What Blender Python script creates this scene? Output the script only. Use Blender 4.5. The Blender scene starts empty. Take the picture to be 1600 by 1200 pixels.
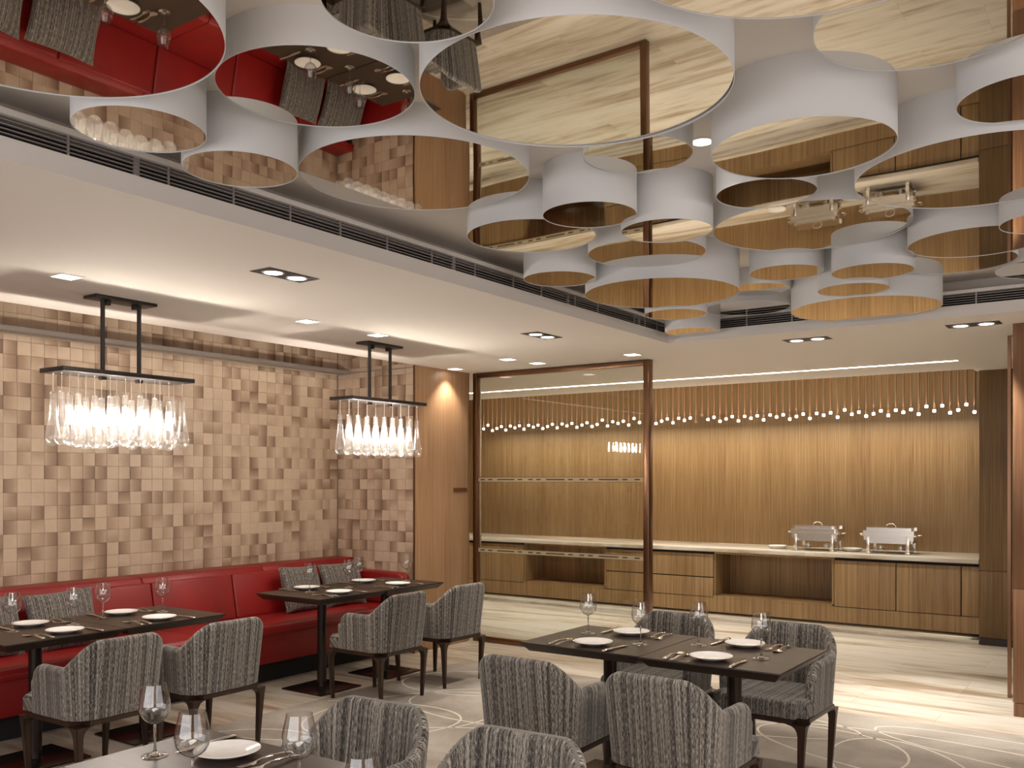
import bpy, bmesh, math, random
from mathutils import Vector, Matrix
random.seed(7)
PI = math.pi
sc = bpy.context.scene
C = sc.collection

# ------------------------------------------------------------------ camera, world, exposure
cam_d = bpy.data.cameras.new('camera')
cam = bpy.data.objects.new('camera', cam_d)
C.objects.link(cam)
cam.location = (0, 0, 1.58)
cam.rotation_euler = (PI/2, 0, math.radians(34.86))
cam_d.sensor_width = 36
cam_d.lens = 1451.1/1600*36
cam_d.shift_y = (749.33-600)/1600
cam_d.clip_start = 0.05
sc.camera = cam
sc.view_settings.view_transform = 'Standard'
sc.view_settings.look = 'None'
sc.view_settings.gamma = 1
sc.view_settings.use_curve_mapping = False
sc.view_settings.exposure = 0.0
try:
    sc.cycles.use_denoising = True
    sc.cycles.max_bounces = 16
    sc.cycles.transmission_bounces = 16
    sc.cycles.diffuse_bounces = 4
    sc.cycles.glossy_bounces = 5
    sc.cycles.transparent_max_bounces = 24
    sc.cycles.caustics_reflective = False
    sc.cycles.caustics_refractive = False
    sc.cycles.sample_clamp_indirect = 4
except Exception:
    pass
world = bpy.data.worlds.new('world')
sc.world = world
world.use_nodes = True
world.node_tree.nodes['Background'].inputs[0].default_value = (1.0, 0.93, 0.85, 1)
world.node_tree.nodes['Background'].inputs[1].default_value = 0.05


def lamp(kind, name, loc, power, color=(1, 0.86, 0.7), rot=(0, 0, 0), **kw):
    d = bpy.data.lights.new(name, kind)
    d.energy = power
    d.color = color
    for k, v in kw.items():
        setattr(d, k, v)
    o = bpy.data.objects.new(name, d)
    o.location = loc
    o.rotation_euler = rot
    C.objects.link(o)
    return o


WARM = (1.0, 0.89, 0.77)
NEUT = (1.0, 0.93, 0.85)
# added soft fill for unseen room lighting behind and right of the camera
lamp('AREA', 'room_fill', (0.3, -0.4, 2.55), 130, NEUT, shape='RECTANGLE', size=2.2, size_y=3.0)
# daylight from the window front behind the camera
lamp('AREA', 'window_daylight', (-1.6, -1.9, 1.35), 90, (0.93, 0.96, 1.0), rot=(math.radians(90), 0, 0), shape='RECTANGLE', size=6.0, size_y=1.9)
lamp('AREA', 'window_daylight', (2.9, 1.8, 1.35), 45, (0.93, 0.96, 1.0), rot=(math.radians(90), 0, math.radians(90)), shape='RECTANGLE', size=5.0, size_y=1.8)
lamp('AREA', 'room_fill', (2.2, 4.2, 2.5), 60, NEUT, rot=(0, math.radians(35), 0), shape='RECTANGLE', size=1.2, size_y=4.0)  # unseen fill lamp, added to brighten the room from the right

# ------------------------------------------------------------------ materials


def new_mat(name):
    m = bpy.data.materials.new(name)
    m.use_nodes = True
    nt = m.node_tree
    b = nt.nodes['Principled BSDF']
    return m, nt, b


def N(nt, t, **kw):
    n = nt.nodes.new(t)
    for k, v in kw.items():
        setattr(n, k, v)
    return n


def plain(name, col, rough=0.5, metal=0.0, spec=0.5):
    m, nt, b = new_mat(name)
    b.inputs['Base Color'].default_value = (*col, 1)
    b.inputs['Roughness'].default_value = rough
    b.inputs['Metallic'].default_value = metal
    b.inputs['Specular IOR Level'].default_value = spec
    return m


def ramp(nt, stops):
    r = N(nt, 'ShaderNodeValToRGB')
    el = r.color_ramp.elements
    while len(el) < len(stops):
        el.new(0.5)
    for e, (p, c) in zip(el, stops):
        e.position = p
        e.color = (*c, 1)
    return r


def noise_on(nt, coord, scale, nscale=1.0, detail=3, rough=0.5, dist=0.0, rot=(0, 0, 0)):
    mp = N(nt, 'ShaderNodeMapping')
    mp.inputs['Scale'].default_value = scale
    mp.inputs['Rotation'].default_value = rot
    nt.links.new(coord, mp.inputs['Vector'])
    n = N(nt, 'ShaderNodeTexNoise')
    n.inputs['Scale'].default_value = nscale
    n.inputs['Detail'].default_value = detail
    n.inputs['Roughness'].default_value = rough
    n.inputs['Distortion'].default_value = dist
    nt.links.new(mp.outputs[0], n.inputs['Vector'])
    return n.outputs['Fac']


def mathn(nt, op, a, b_=None, clamp=False):
    n = N(nt, 'ShaderNodeMath', operation=op)
    n.use_clamp = clamp
    for i, v in enumerate((a, b_)):
        if v is None:
            continue
        if isinstance(v, (int, float)):
            n.inputs[i].default_value = v
        else:
            nt.links.new(v, n.inputs[i])
    return n.outputs[0]


def wood(name, dark, mid, light, rough=0.42, axis='z', spec=0.4):
    m, nt, b = new_mat(name)
    g = N(nt, 'ShaderNodeNewGeometry').outputs['Position']
    s1, s2, s3 = ((60, 60, 0.9), (170, 170, 2.5), (5, 5, 0.2))
    if axis == 'x':
        s1, s2, s3 = ((0.5, 38, 38), (2.5, 170, 170), (0.2, 6, 6))
    a = noise_on(nt, g, s1, 1, 4, 0.6)
    c = noise_on(nt, g, s2, 1, 2, 0.6)
    d = noise_on(nt, g, s3, 1, 2, 0.5)
    s = mathn(nt, 'ADD', mathn(nt, 'MULTIPLY', a, 0.5), mathn(nt, 'MULTIPLY', c, 0.3))
    s = mathn(nt, 'ADD', s, mathn(nt, 'MULTIPLY', d, 0.2))
    r = ramp(nt, [(0.36, dark), (0.5, mid), (0.64, light)])
    nt.links.new(s, r.inputs[0])
    nt.links.new(r.outputs[0], b.inputs['Base Color'])
    b.inputs['Roughness'].default_value = rough
    b.inputs['Specular IOR Level'].default_value = spec
    bp = N(nt, 'ShaderNodeBump')
    bp.inputs['Strength'].default_value = 0.12
    bp.inputs['Distance'].default_value = 0.002
    nt.links.new(c, bp.inputs['Height'])
    nt.links.new(bp.outputs[0], b.inputs['Normal'])
    return m


M = {}
M['paint'] = plain('ceiling_paint', (0.80, 0.75, 0.69), 0.8, spec=0.2)
M['fascia'] = plain('fascia_paint', (0.70, 0.67, 0.64), 0.75, spec=0.2)
M['drum'] = plain('drum_white', (0.71, 0.72, 0.73), 0.55, spec=0.3)
M['black'] = plain('void_black', (0.006, 0.006, 0.006), 0.8)
M['blackmetal'] = plain('black_metal', (0.018, 0.014, 0.012), 0.42)
M['fixture'] = plain('black_fixture', (0.02, 0.018, 0.017), 0.5)
M['blade'] = plain('grille_metal', (0.42, 0.38, 0.37), 0.45, 0.4)
M['chrome'] = plain('polished_steel', (0.88, 0.85, 0.80), 0.24, 1.0)
M['silver'] = plain('cutlery_steel', (0.80, 0.78, 0.75), 0.12, 1.0)
M['bronze'] = plain('bronze_metal', (0.21, 0.115, 0.068), 0.3, 1.0)
M['copper'] = plain('copper_rod', (0.62, 0.36, 0.21), 0.3, 1.0)
M['plate'] = plain('white_china', (0.86, 0.84, 0.82), 0.12)
M['ledge'] = plain('ledge_metal', (0.30, 0.27, 0.25), 0.45, 0.3)
M['polemetal'] = plain('table_column', (0.035, 0.025, 0.02), 0.25, 0.6)
M['wood'] = wood('teak_veneer', (0.175, 0.096, 0.038), (0.275, 0.168, 0.074), (0.37, 0.245, 0.12))
M['wood_light'] = wood('oak_panel', (0.27, 0.15, 0.075), (0.37, 0.215, 0.115), (0.47, 0.29, 0.165))
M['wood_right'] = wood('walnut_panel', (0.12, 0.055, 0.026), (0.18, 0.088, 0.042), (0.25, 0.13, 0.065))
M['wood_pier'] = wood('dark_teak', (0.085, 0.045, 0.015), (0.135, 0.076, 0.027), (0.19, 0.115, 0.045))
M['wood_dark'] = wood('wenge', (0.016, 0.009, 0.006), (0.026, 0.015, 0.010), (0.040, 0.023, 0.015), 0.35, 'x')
M['legwood'] = wood('dark_leg_wood', (0.022, 0.011, 0.007), (0.034, 0.018, 0.011), (0.05, 0.027, 0.017), 0.35)


def emit(name, col, strength):
    m = bpy.data.materials.new(name)
    m.use_nodes = True
    nt = m.node_tree
    nt.nodes.clear()
    e = N(nt, 'ShaderNodeEmission')
    e.inputs[0].default_value = (*col, 1)
    e.inputs[1].default_value = strength
    o = N(nt, 'ShaderNodeOutputMaterial')
    nt.links.new(e.outputs[0], o.inputs[0])
    return m


M['lamp_white'] = emit('downlight_lens', (1, 0.93, 0.84), 9)
M['bulb'] = emit('rod_bulb', (1, 0.93, 0.8), 7)
M['tube'] = emit('pendant_lamp', (1, 0.93, 0.84), 45)
M['led'] = emit('slot_led', (1, 0.95, 0.88), 3)


def thin_glass(name, tint, white=0.0, wcol=(1, 1, 1), ior=1.45, rough=0.0, boost=1.0):
    """hollow thin glass: clear transmission plus a Fresnel reflection, optionally a little frosting"""
    m = bpy.data.materials.new(name)
    m.use_nodes = True
    nt = m.node_tree
    nt.nodes.clear()
    o = N(nt, 'ShaderNodeOutputMaterial')
    t = N(nt, 'ShaderNodeBsdfTransparent')
    t.inputs[0].default_value = (*tint, 1)
    g = N(nt, 'ShaderNodeBsdfGlossy')
    g.inputs['Roughness'].default_value = rough
    fr = N(nt, 'ShaderNodeFresnel')
    bf = N(nt, 'ShaderNodeNewGeometry').outputs['Backfacing']
    # a thin wall reflects alike from both of its sides
    nt.links.new(mathn(nt, 'ADD', ior, mathn(nt, 'MULTIPLY', bf, 1/ior-ior)), fr.inputs['IOR'])
    fac = mathn(nt, 'MULTIPLY', fr.outputs[0], boost, clamp=True)
    mx = N(nt, 'ShaderNodeMixShader')
    nt.links.new(fac, mx.inputs[0])
    nt.links.new(t.outputs[0], mx.inputs[1])
    nt.links.new(g.outputs[0], mx.inputs[2])
    out = mx
    if white > 0:
        d = N(nt, 'ShaderNodeBsdfTranslucent')
        d.inputs[0].default_value = (*wcol, 1)
        d2 = N(nt, 'ShaderNodeBsdfDiffuse')
        d2.inputs[0].default_value = (*wcol, 1)
        ad = N(nt, 'ShaderNodeMixShader')
        ad.inputs[0].default_value = 0.4
        nt.links.new(d.outputs[0], ad.inputs[1])
        nt.links.new(d2.outputs[0], ad.inputs[2])
        m2 = N(nt, 'ShaderNodeMixShader')
        m2.inputs[0].default_value = white
        nt.links.new(mx.outputs[0], m2.inputs[1])
        nt.links.new(ad.outputs[0], m2.inputs[2])
        out = m2
    nt.links.new(out.outputs[0], o.inputs[0])
    return m


M['pane'] = thin_glass('clear_pane', (0.93, 0.94, 0.92), 0.0, boost=1.1)
M['film'] = thin_glass('frosted_film', (0.9, 0.88, 0.8), 0.5, (0.74, 0.66, 0.52))
M['glassbowl'] = thin_glass('wine_glass_bowl', (0.935, 0.94, 0.94), 0.0, ior=1.6, boost=3.0)
M['glassware'], _nt, _b = new_mat('wine_glass')
_b.inputs['Base Color'].default_value = (0.97, 0.97, 0.97, 1)
_b.inputs['Transmission Weight'].default_value = 1
_b.inputs['Roughness'].default_value = 0
_b.inputs['IOR'].default_value = 1.5
M['drop'] = thin_glass('drop_glass', (0.97, 0.97, 0.97), 0.03, (0.95, 0.93, 0.9), ior=1.5, boost=1.6)


def mirror_mat():
    m, nt, b = new_mat('bronze_mirror')
    b.inputs['Base Color'].default_value = (0.655, 0.615, 0.54, 1)
    b.inputs['Metallic'].default_value = 1
    b.inputs['Roughness'].default_value = 0.015
    g = N(nt, 'ShaderNodeNewGeometry').outputs['Position']
    n = noise_on(nt, g, (1.6, 1.6, 9), 1, 0, 0.4)
    bp = N(nt, 'ShaderNodeBump')
    bp.inputs['Strength'].default_value = 0.3
    bp.inputs['Distance'].default_value = 0.004
    nt.links.new(n, bp.inputs['Height'])
    nt.links.new(bp.outputs[0], b.inputs['Normal'])
    return m


M['mirror'] = mirror_mat()


def leather():
    m, nt, b = new_mat('red_leather')
    g = N(nt, 'ShaderNodeNewGeometry').outputs['Position']
    a = noise_on(nt, g, (3, 3, 3), 1, 3)
    r = ramp(nt, [(0.3, (0.215, 0.006, 0.006)), (0.7, (0.285, 0.009, 0.008))])
    nt.links.new(a, r.inputs[0])
    nt.links.new(r.outputs[0], b.inputs['Base Color'])
    b.inputs['Roughness'].default_value = 0.42
    f = noise_on(nt, g, (220, 220, 220), 1, 2)
    bp = N(nt, 'ShaderNodeBump')
    bp.inputs['Strength'].default_value = 0.1
    bp.inputs['Distance'].default_value = 0.001
    nt.links.new(f, bp.inputs['Height'])
    nt.links.new(bp.outputs[0], b.inputs['Normal'])
    return m


M['leather'] = leather()


def tweed():
    m, nt, b = new_mat('grey_tweed')
    uv = N(nt, 'ShaderNodeUVMap').outputs[0]
    a = noise_on(nt, uv, (430, 48, 1), 1, 1, 0.5)
    c = noise_on(nt, uv, (560, 560, 1), 1, 1, 0.5)
    d = noise_on(nt, uv, (120, 0.7, 1), 1, 0, 0.5)
    s = mathn(nt, 'ADD', mathn(nt, 'MULTIPLY', a, 0.30), mathn(nt, 'MULTIPLY', c, 0.50))
    s = mathn(nt, 'ADD', s, mathn(nt, 'MULTIPLY', d, 0.20))
    r = ramp(nt, [(0.435, (0.018, 0.016, 0.015)), (0.51, (0.105, 0.095, 0.085)), (0.588, (0.47, 0.43, 0.38))])
    nt.links.new(s, r.inputs[0])
    nt.links.new(r.outputs[0], b.inputs['Base Color'])
    b.inputs['Roughness'].default_value = 0.9
    b.inputs['Specular IOR Level'].default_value = 0.1
    b.inputs['Sheen Weight'].default_value = 0.25
    bp = N(nt, 'ShaderNodeBump')
    bp.inputs['Strength'].default_value = 0.35
    bp.inputs['Distance'].default_value = 0.002
    nt.links.new(c, bp.inputs['Height'])
    nt.links.new(bp.outputs[0], b.inputs['Normal'])
    return m


M['tweed'] = tweed()
M['piping'] = plain('pale_piping', (0.36, 0.33, 0.29), 0.9, spec=0.1)


def marble():
    m, nt, b = new_mat('beige_marble')
    g = N(nt, 'ShaderNodeNewGeometry').outputs['Position']
    oi = N(nt, 'ShaderNodeObjectInfo').outputs['Random']
    off = N(nt, 'ShaderNodeVectorMath', operation='ADD')
    cb = N(nt, 'ShaderNodeCombineXYZ')
    nt.links.new(mathn(nt, 'MULTIPLY', oi, 0.5), cb.inputs[0])
    nt.links.new(mathn(nt, 'MULTIPLY', oi, 0.10), cb.inputs[2])
    nt.links.new(g, off.inputs[0])
    nt.links.new(cb.outputs[0], off.inputs[1])
    a = noise_on(nt, off.outputs[0], (0.45, 3.4, 2), 1, 4, 0.55, 1.2, rot=(0, 0, 0.2))
    c = noise_on(nt, off.outputs[0], (1.4, 14, 2), 1, 4, 0.6, 0.8, rot=(0, 0, 0.2))
    s = mathn(nt, 'ADD', mathn(nt, 'MULTIPLY', a, 0.6), mathn(nt, 'MULTIPLY', c, 0.4))
    r = ramp(nt, [(0.37, (0.32, 0.24, 0.165)), (0.455, (0.51, 0.435, 0.34)), (0.52, (0.65, 0.59, 0.50)), (0.62, (0.71, 0.665, 0.59))])
    nt.links.new(s, r.inputs[0])
    nt.links.new(r.outputs[0], b.inputs['Base Color'])
    b.inputs['Roughness'].default_value = 0.30
    b.inputs['Specular IOR Level'].default_value = 0.4
    return m


M['marble'] = marble()


def rugmat():
    m, nt, b = new_mat('rug_pile')
    g = N(nt, 'ShaderNodeNewGeometry').outputs['Position']
    a = noise_on(nt, g, (1.1, 1.5, 1), 1, 4, 0.6, 0.6)
    c = noise_on(nt, g, (160, 160, 40), 1, 2)
    s = mathn(nt, 'ADD', mathn(nt, 'MULTIPLY', a, 0.75), mathn(nt, 'MULTIPLY', c, 0.25))
    r = ramp(nt, [(0.36, (0.25, 0.215, 0.18)), (0.52, (0.37, 0.33, 0.285)), (0.66, (0.46, 0.42, 0.37))])
    nt.links.new(s, r.inputs[0])
    nt.links.new(r.outputs[0], b.inputs['Base Color'])
    b.inputs['Roughness'].default_value = 0.95
    b.inputs['Specular IOR Level'].default_value = 0.05
    bp = N(nt, 'ShaderNodeBump')
    bp.inputs['Strength'].default_value = 0.3
    bp.inputs['Distance'].default_value = 0.003
    nt.links.new(c, bp.inputs['Height'])
    nt.links.new(bp.outputs[0], b.inputs['Normal'])
    return m


M['rug'] = rugmat()
M['rugline'] = plain('rug_pale_thread', (0.66, 0.61, 0.53), 0.9, spec=0.1)


def tilemat():
    m, nt, b = new_mat('wall_tile_glaze')
    uv = N(nt, 'ShaderNodeUVMap').outputs[0]
    sx = N(nt, 'ShaderNodeSeparateXYZ')
    nt.links.new(uv, sx.inputs[0])
    at = N(nt, 'ShaderNodeAttribute')
    at.attribute_name = 'tint'
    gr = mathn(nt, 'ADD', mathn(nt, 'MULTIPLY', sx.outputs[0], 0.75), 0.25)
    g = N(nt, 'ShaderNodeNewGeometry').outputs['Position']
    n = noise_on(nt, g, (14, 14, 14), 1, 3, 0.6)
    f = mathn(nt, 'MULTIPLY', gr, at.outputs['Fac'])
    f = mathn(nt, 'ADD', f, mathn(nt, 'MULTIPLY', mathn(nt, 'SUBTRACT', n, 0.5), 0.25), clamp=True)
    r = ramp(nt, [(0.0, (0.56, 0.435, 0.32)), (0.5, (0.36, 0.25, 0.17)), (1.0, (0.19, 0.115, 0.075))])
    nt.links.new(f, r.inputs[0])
    nt.links.new(r.outputs[0], b.inputs['Base Color'])
    b.inputs['Roughness'].default_value = 0.5
    return m


M['tile'] = tilemat()
M['grout'] = plain('tile_grout', (0.30, 0.21, 0.15), 0.9)

# ------------------------------------------------------------------ mesh helpers


def link(name, me, mat=None, parent=None, loc=None, rot=None):
    if mat is not None and len(me.materials) == 0:
        me.materials.append(M[mat] if isinstance(mat, str) else mat)
    o = bpy.data.objects.new(name, me)
    C.objects.link(o)
    if parent is not None:
        o.parent = parent
    if loc is not None:
        o.location = loc
    if rot is not None:
        o.rotation_euler = rot
    return o


def tag(o, label, cat, group=None):
    o['label'] = label
    o['category'] = cat
    if group:
        o['group'] = group
    return o


def thing(name, label, cat, loc=(0, 0, 0), rotz=0, group=None):
    o = bpy.data.objects.new(name, None)
    o.empty_display_size = 0.05
    C.objects.link(o)
    o.location = loc
    o.rotation_euler = (0, 0, rotz)
    return tag(o, label, cat, group)


def copy_tree(o, parent=None):
    c = o.copy()
    C.objects.link(c)
    if parent is not None:
        c.parent = parent
    for ch in list(o.children):
        copy_tree(ch, c)
    return c


def to_mesh(bm, name, smooth=None):
    me = bpy.data.meshes.new(name)
    bmesh.ops.recalc_face_normals(bm, faces=bm.faces)
    bm.to_mesh(me)
    bm.free()
    if smooth is not None:
        for p in me.polygons:
            p.use_smooth = True
        me.set_sharp_from_angle(angle=math.radians(smooth))
    return me


def add_box(bm, x0, x1, y0, y1, z0, z1):
    vs = [bm.verts.new(p) for p in ((x0, y0, z0), (x1, y0, z0), (x1, y1, z0), (x0, y1, z0), (x0, y0, z1), (x1, y0, z1), (x1, y1, z1), (x0, y1, z1))]
    for f in ((0, 3, 2, 1), (4, 5, 6, 7), (0, 1, 5, 4), (1, 2, 6, 5), (2, 3, 7, 6), (3, 0, 4, 7)):
        bm.faces.new([vs[i] for i in f])
    return vs


def boxes(name, lst, bevel=0.0, seg=2, smooth=None):
    bm = bmesh.new()
    for b in lst:
        add_box(bm, *b)
    if bevel > 0:
        bmesh.ops.bevel(bm, geom=list(bm.edges), offset=bevel, segments=seg, affect='EDGES', profile=0.5)
    return to_mesh(bm, name, smooth if smooth is not None else (35 if bevel > 0 else None))


def lathe(profile, seg=48, name='lathe', smooth=40, cap=False):
    bm = bmesh.new()
    rings = []
    for r, z in profile:
        if r < 1e-6:
            rings.append([bm.verts.new((0, 0, z))])
        else:
            rings.append([bm.verts.new((r*math.cos(2*PI*i/seg), r*math.sin(2*PI*i/seg), z)) for i in range(seg)])
    for a, b in zip(rings, rings[1:]):
        for i in range(seg):
            j = (i+1) % seg
            if len(a) == 1 and len(b) == 1:
                continue
            if len(a) == 1:
                bm.faces.new((a[0], b[i], b[j]))
            elif len(b) == 1:
                bm.faces.new((a[i], a[j], b[0]))
            else:
                bm.faces.new((a[i], a[j], b[j], b[i]))
    return to_mesh(bm, name, smooth)


def tube(pts, r, seg=8, name='tube', closed=False):
    bm = bmesh.new()
    pts = [Vector(p) for p in pts]
    rings = []
    n = len(pts)
    for i, p in enumerate(pts):
        if closed:
            d = (pts[(i+1) % n]-pts[i-1]).normalized()
        else:
            d = (pts[min(i+1, n-1)]-pts[max(i-1, 0)]).normalized()
        up = Vector((0, 0, 1)) if abs(d.z) < 0.9 else Vector((1, 0, 0))
        a = d.cross(up).normalized()
        b = d.cross(a).normalized()
        rr = r[i] if isinstance(r, (list, tuple)) else r
        rings.append([bm.verts.new(p+a*rr*math.cos(2*PI*k/seg)+b*rr*math.sin(2*PI*k/seg)) for k in range(seg)])
    pairs = list(zip(rings, rings[1:]))
    if closed:
        pairs.append((rings[-1], rings[0]))
    for A, B in pairs:
        for k in range(seg):
            bm.faces.new((A[k], A[(k+1) % seg], B[(k+1) % seg], B[k]))
    if not closed:
        bm.faces.new(rings[0])
        bm.faces.new(list(reversed(rings[-1])))
    return to_mesh(bm, name, 50)


def uv_planar(me, fn):
    uvl = me.uv_layers.new(name='UVMap') if not me.uv_layers else me.uv_layers[0]
    for l in me.loops:
        uvl.data[l.index].uv = fn(me.vertices[l.vertex_index].co)


def struct(name, me, mat):
    o = link(name, me, mat)
    o['kind'] = 'structure'
    return o


# ------------------------------------------------------------------ room shell
ZC = 2.622      # lower ceiling
ZU = 2.89       # recessed ceiling
XF, YB = -3.081, 6.513   # fascia planes of the recess
XW, XP, YR = -6.527, -5.55, 6.41

struct('ceiling', boxes('ceiling', [
    (XP, XF-0.12, -2, 8.87, ZC, ZC+0.05),
    (XF-0.12, XF, -2, YB+0.12, ZC, ZC+0.074),
    (XF, 3, YB, YB+0.12, ZC, ZC+0.074),
    (XF-0.12, 3, YB+0.12, 8.87, ZC, ZC+0.05),
    (-9, XP, 7.26, 8.87, ZC, ZC+0.05),
    (-9, 3, 8.95, 9.67, ZC, ZC+0.05),
    (-1.44, 3, 8.87, 8.95, ZC, ZC+0.05),
    (-1.44, 3, 9.67, 9.9, ZC, ZC+0.05),
    (1.6, 3, -2, YB, ZC, ZC+0.05),
]), 'paint')
struct('ceiling_recess', boxes('ceiling_recess', [
    (XF-0.3, 1.7, -2.1, YB+0.3, ZU, ZU+0.05),
    (XF-0.30, XF-0.22, -2, YB+0.3, 2.791, ZU),
    (XF-0.3, 1.7, YB+0.22, YB+0.3, 2.791, ZU),
    (1.6, 1.7, -2, YB, ZC+0.05, ZU),
]), 'paint')
struct('ceiling_alcove', boxes('ceiling_alcove', [
    (-6.7, XP+0.1, -2, 6.6, 3.0, 3.05),
    (XP, XP+0.06, -2, 6.41, ZC+0.05, 3.0),
    (-9, 3, 8.80, 9.02, 2.72, 2.76),
    (-9, 3, 9.60, 10.75, 2.98, 3.02),
    (-9, 3, 9.62, 9.67, ZC+0.05, 2.98),
]), 'paint')
# fascia of the recess: lower face, upper lip (face painted grey)
struct('trim_1', boxes('fascia_left', [
    (XF-0.002, XF+0.002, -2, YB, ZC+0.0005, 2.696), (XF-0.22, XF+0.002, -2, YB, 2.77, 2.791)]), 'fascia')
struct('trim_2', boxes('fascia_back', [
    (XF, 1.6, YB-0.002, YB+0.002, ZC+0.0005, 2.696), (XF, 1.6, YB-0.002, YB+0.22, 2.77, 2.791)]), 'fascia')
struct('trim_3', boxes('grille_void', [
    (XF-0.11, XF-0.10, -2, YB+0.1, 2.69, 2.775), (XF-0.1, 1.6, YB+0.10, YB+0.11, 2.69, 2.775)]), 'black')

GR = 'linear air grilles around the ceiling recess'
grl = thing('air_grille', 'long black-slotted air grille in the fascia running along the left edge of the ceiling recess', 'air grille', (XF-0.012, 2.2, 2.733), 0)
grb = thing('air_grille', 'shorter slotted air grille in the far fascia, behind the smallest hanging drums', 'air grille', (-0.7, YB+0.012, 2.733), 0)
for i in range(4):
    z = -0.037+0.0148*(i+1)
    link('blade', boxes('blade', [(-0.006, 0.006, -4.2, YB-2.2, z-0.0013, z+0.0013)]), 'blade', grl)
    link('blade', boxes('blade', [(XF+0.7, 2.3, -0.006, 0.006, z-0.0013, z+0.0013)]), 'blade', grb)
mull = boxes('mullion', [(-0.004, 0.004, -0.003, 0.003, -0.037, 0.037)])
for y in (-0.9, -0.2, 0.5, 1.15, 1.755, 2.151, 2.453, 2.754, 3.054, 3.37, 3.71, 4.08, 4.449, 4.751, 5.149, 5.444, 5.973, 6.141, 6.342):
    link('mullion', mull, 'blade', grl, (0.002, y-2.2, 0))
for x in (-2.462, -2.129, -1.75, -1.35, -0.952, -0.55, -0.15):
    link('mullion', mull, 'blade', grb, (x+0.7, -0.002, 0))
mw = boxes('mullion', [(-0.004, 0.004, -0.012, 0.012, -0.037, 0.037)])
for y in (2.02, 3.9, 5.073, 6.06):
    link('mullion', mw, 'blade', grl, (-0.006, y-2.2, 0))

# wall shells
wl = struct('wall_left', boxes('wall_left', [(XW-0.1, XW-0.006, 0.5, YR+0.1, 0, 3.0)]), 'grout')
wa = struct('wall_alcove', boxes('wall_alcove', [(XW-0.1, XP-0.02, YR+0.006, YR+0.1, 0, 3.0)]), 'grout')
struct('wall_rear', boxes('wall_rear', [(-9, 3.1, -2.1, -2, 0, 3.05)]), 'wood_light')
struct('wall_right', boxes('wall_right', [(3, 3.1, -2, 11, 0, 3.05)]), 'wood_light')
struct('wall_far_left', boxes('wall_far_left', [(-9.1, -9, 7.2, 11, 0, 3.05)]), 'wood')
struct('wall_alcove_start', boxes('wall_alcove_start', [(-6.7, XP, 0.4, 0.5, 0, 3.0)]), 'wood_light')
struct('wall_left_front', boxes('wall_left_front', [(XP-0.1, XP, -2, 0.5, 0, 2.65)]), 'wood_light')
struct('wall_back', boxes('wall_back', [(-9, -1.3, 10.6, 10.7, 0, 3.0)]), 'wood')
# wood panel with slim handle between alcove and glass partition
wp = struct('door_1', boxes('door_1', [(XP-0.12, XP, YR+0.012, 7.215, 0.0, ZC)], 0.002), 'wood_light')
link('door_frame', boxes('door_frame', [(XP-0.008, XP+0.003, YR-0.003, YR+0.012, 0.0, ZC)]), 'bronze', wp)
hd = link('door_handle', boxes('door_handle', [(XP-0.001, XP+0.018, 6.985, 7.195, 1.462, 1.468), (XP-0.001, XP+0.003, 6.985, 7.195, 1.468, 1.50)]), 'bronze', wp)
struct('wall_return', boxes('wall_return', [(-9, XP-0.02, 7.2, 7.26, 0, 3.0)]), 'wood')

# pier beside the buffet and wood wall at the right edge
pr = struct('wall_pier', boxes('wall_pier', [(-1.40, 3, 9.86, 10.7, 0.0, ZC)]), 'black')
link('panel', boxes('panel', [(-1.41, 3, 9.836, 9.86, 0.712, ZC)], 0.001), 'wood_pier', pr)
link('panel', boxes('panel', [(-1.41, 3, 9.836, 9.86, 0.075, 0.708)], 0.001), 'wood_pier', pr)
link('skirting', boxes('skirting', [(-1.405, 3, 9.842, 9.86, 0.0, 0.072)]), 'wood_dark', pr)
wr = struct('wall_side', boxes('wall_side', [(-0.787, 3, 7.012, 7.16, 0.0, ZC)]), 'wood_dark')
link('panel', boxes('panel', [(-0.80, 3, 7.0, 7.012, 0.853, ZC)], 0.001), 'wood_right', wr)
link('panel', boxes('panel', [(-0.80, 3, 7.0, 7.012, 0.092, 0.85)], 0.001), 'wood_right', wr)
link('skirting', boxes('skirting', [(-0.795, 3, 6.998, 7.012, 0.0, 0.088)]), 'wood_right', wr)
struct('trim_4', boxes('door_track', [(-0.90, -0.878, 7.57, 7.62, 0, ZC)]), 'bronze')

# ---- ceramic tiles of the alcove
TP = 0.096
variants = []
rt = random.Random(3)


def tile_data(k):
    """front-facing chamfered tile in local coords: u right, v up, w out; returns verts, faces, uvs(rot), tint"""
    tint = rt.choice([0.05, 0.1, 0.16, 0.22, 0.3, 0.4, 0.5, 0.65, 0.8, 0.95, 1.05])
    rotn = rt.choice([0, 0, 2, 2, 1, 3, 0, 2])
    return tint, rotn


def tile_geo(cx, cy, proud, rotn):
    h = TP/2-0.0008
    c = h-0.0016
    V = [(-h, -h, 0), (h, -h, 0), (h, h, 0), (-h, h, 0), (-h, -h, proud-0.0012), (h, -h, proud-0.0012), (h, h, proud-0.0012), (-h, h, proud-0.0012),
         (-c, -c, proud), (c, -c, proud), (c, c, proud), (-c, c, proud)]
    F = [(0, 1, 5, 4), (1, 2, 6, 5), (2, 3, 7, 6), (3, 0, 4, 7), (4, 5, 9, 8), (5, 6, 10, 9), (6, 7, 11, 10), (7, 4, 8, 11), (8, 9, 10, 11)]
    uv = []
    for (x, y, z) in V:
        u, v = (x/h+1)/2, (y/h+1)/2
        for _ in range(rotn):
            u, v = 1-v, u
        uv.append((u, v))
    return [(cx+x, cy+y, z) for x, y, z in V], F, uv


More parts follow.
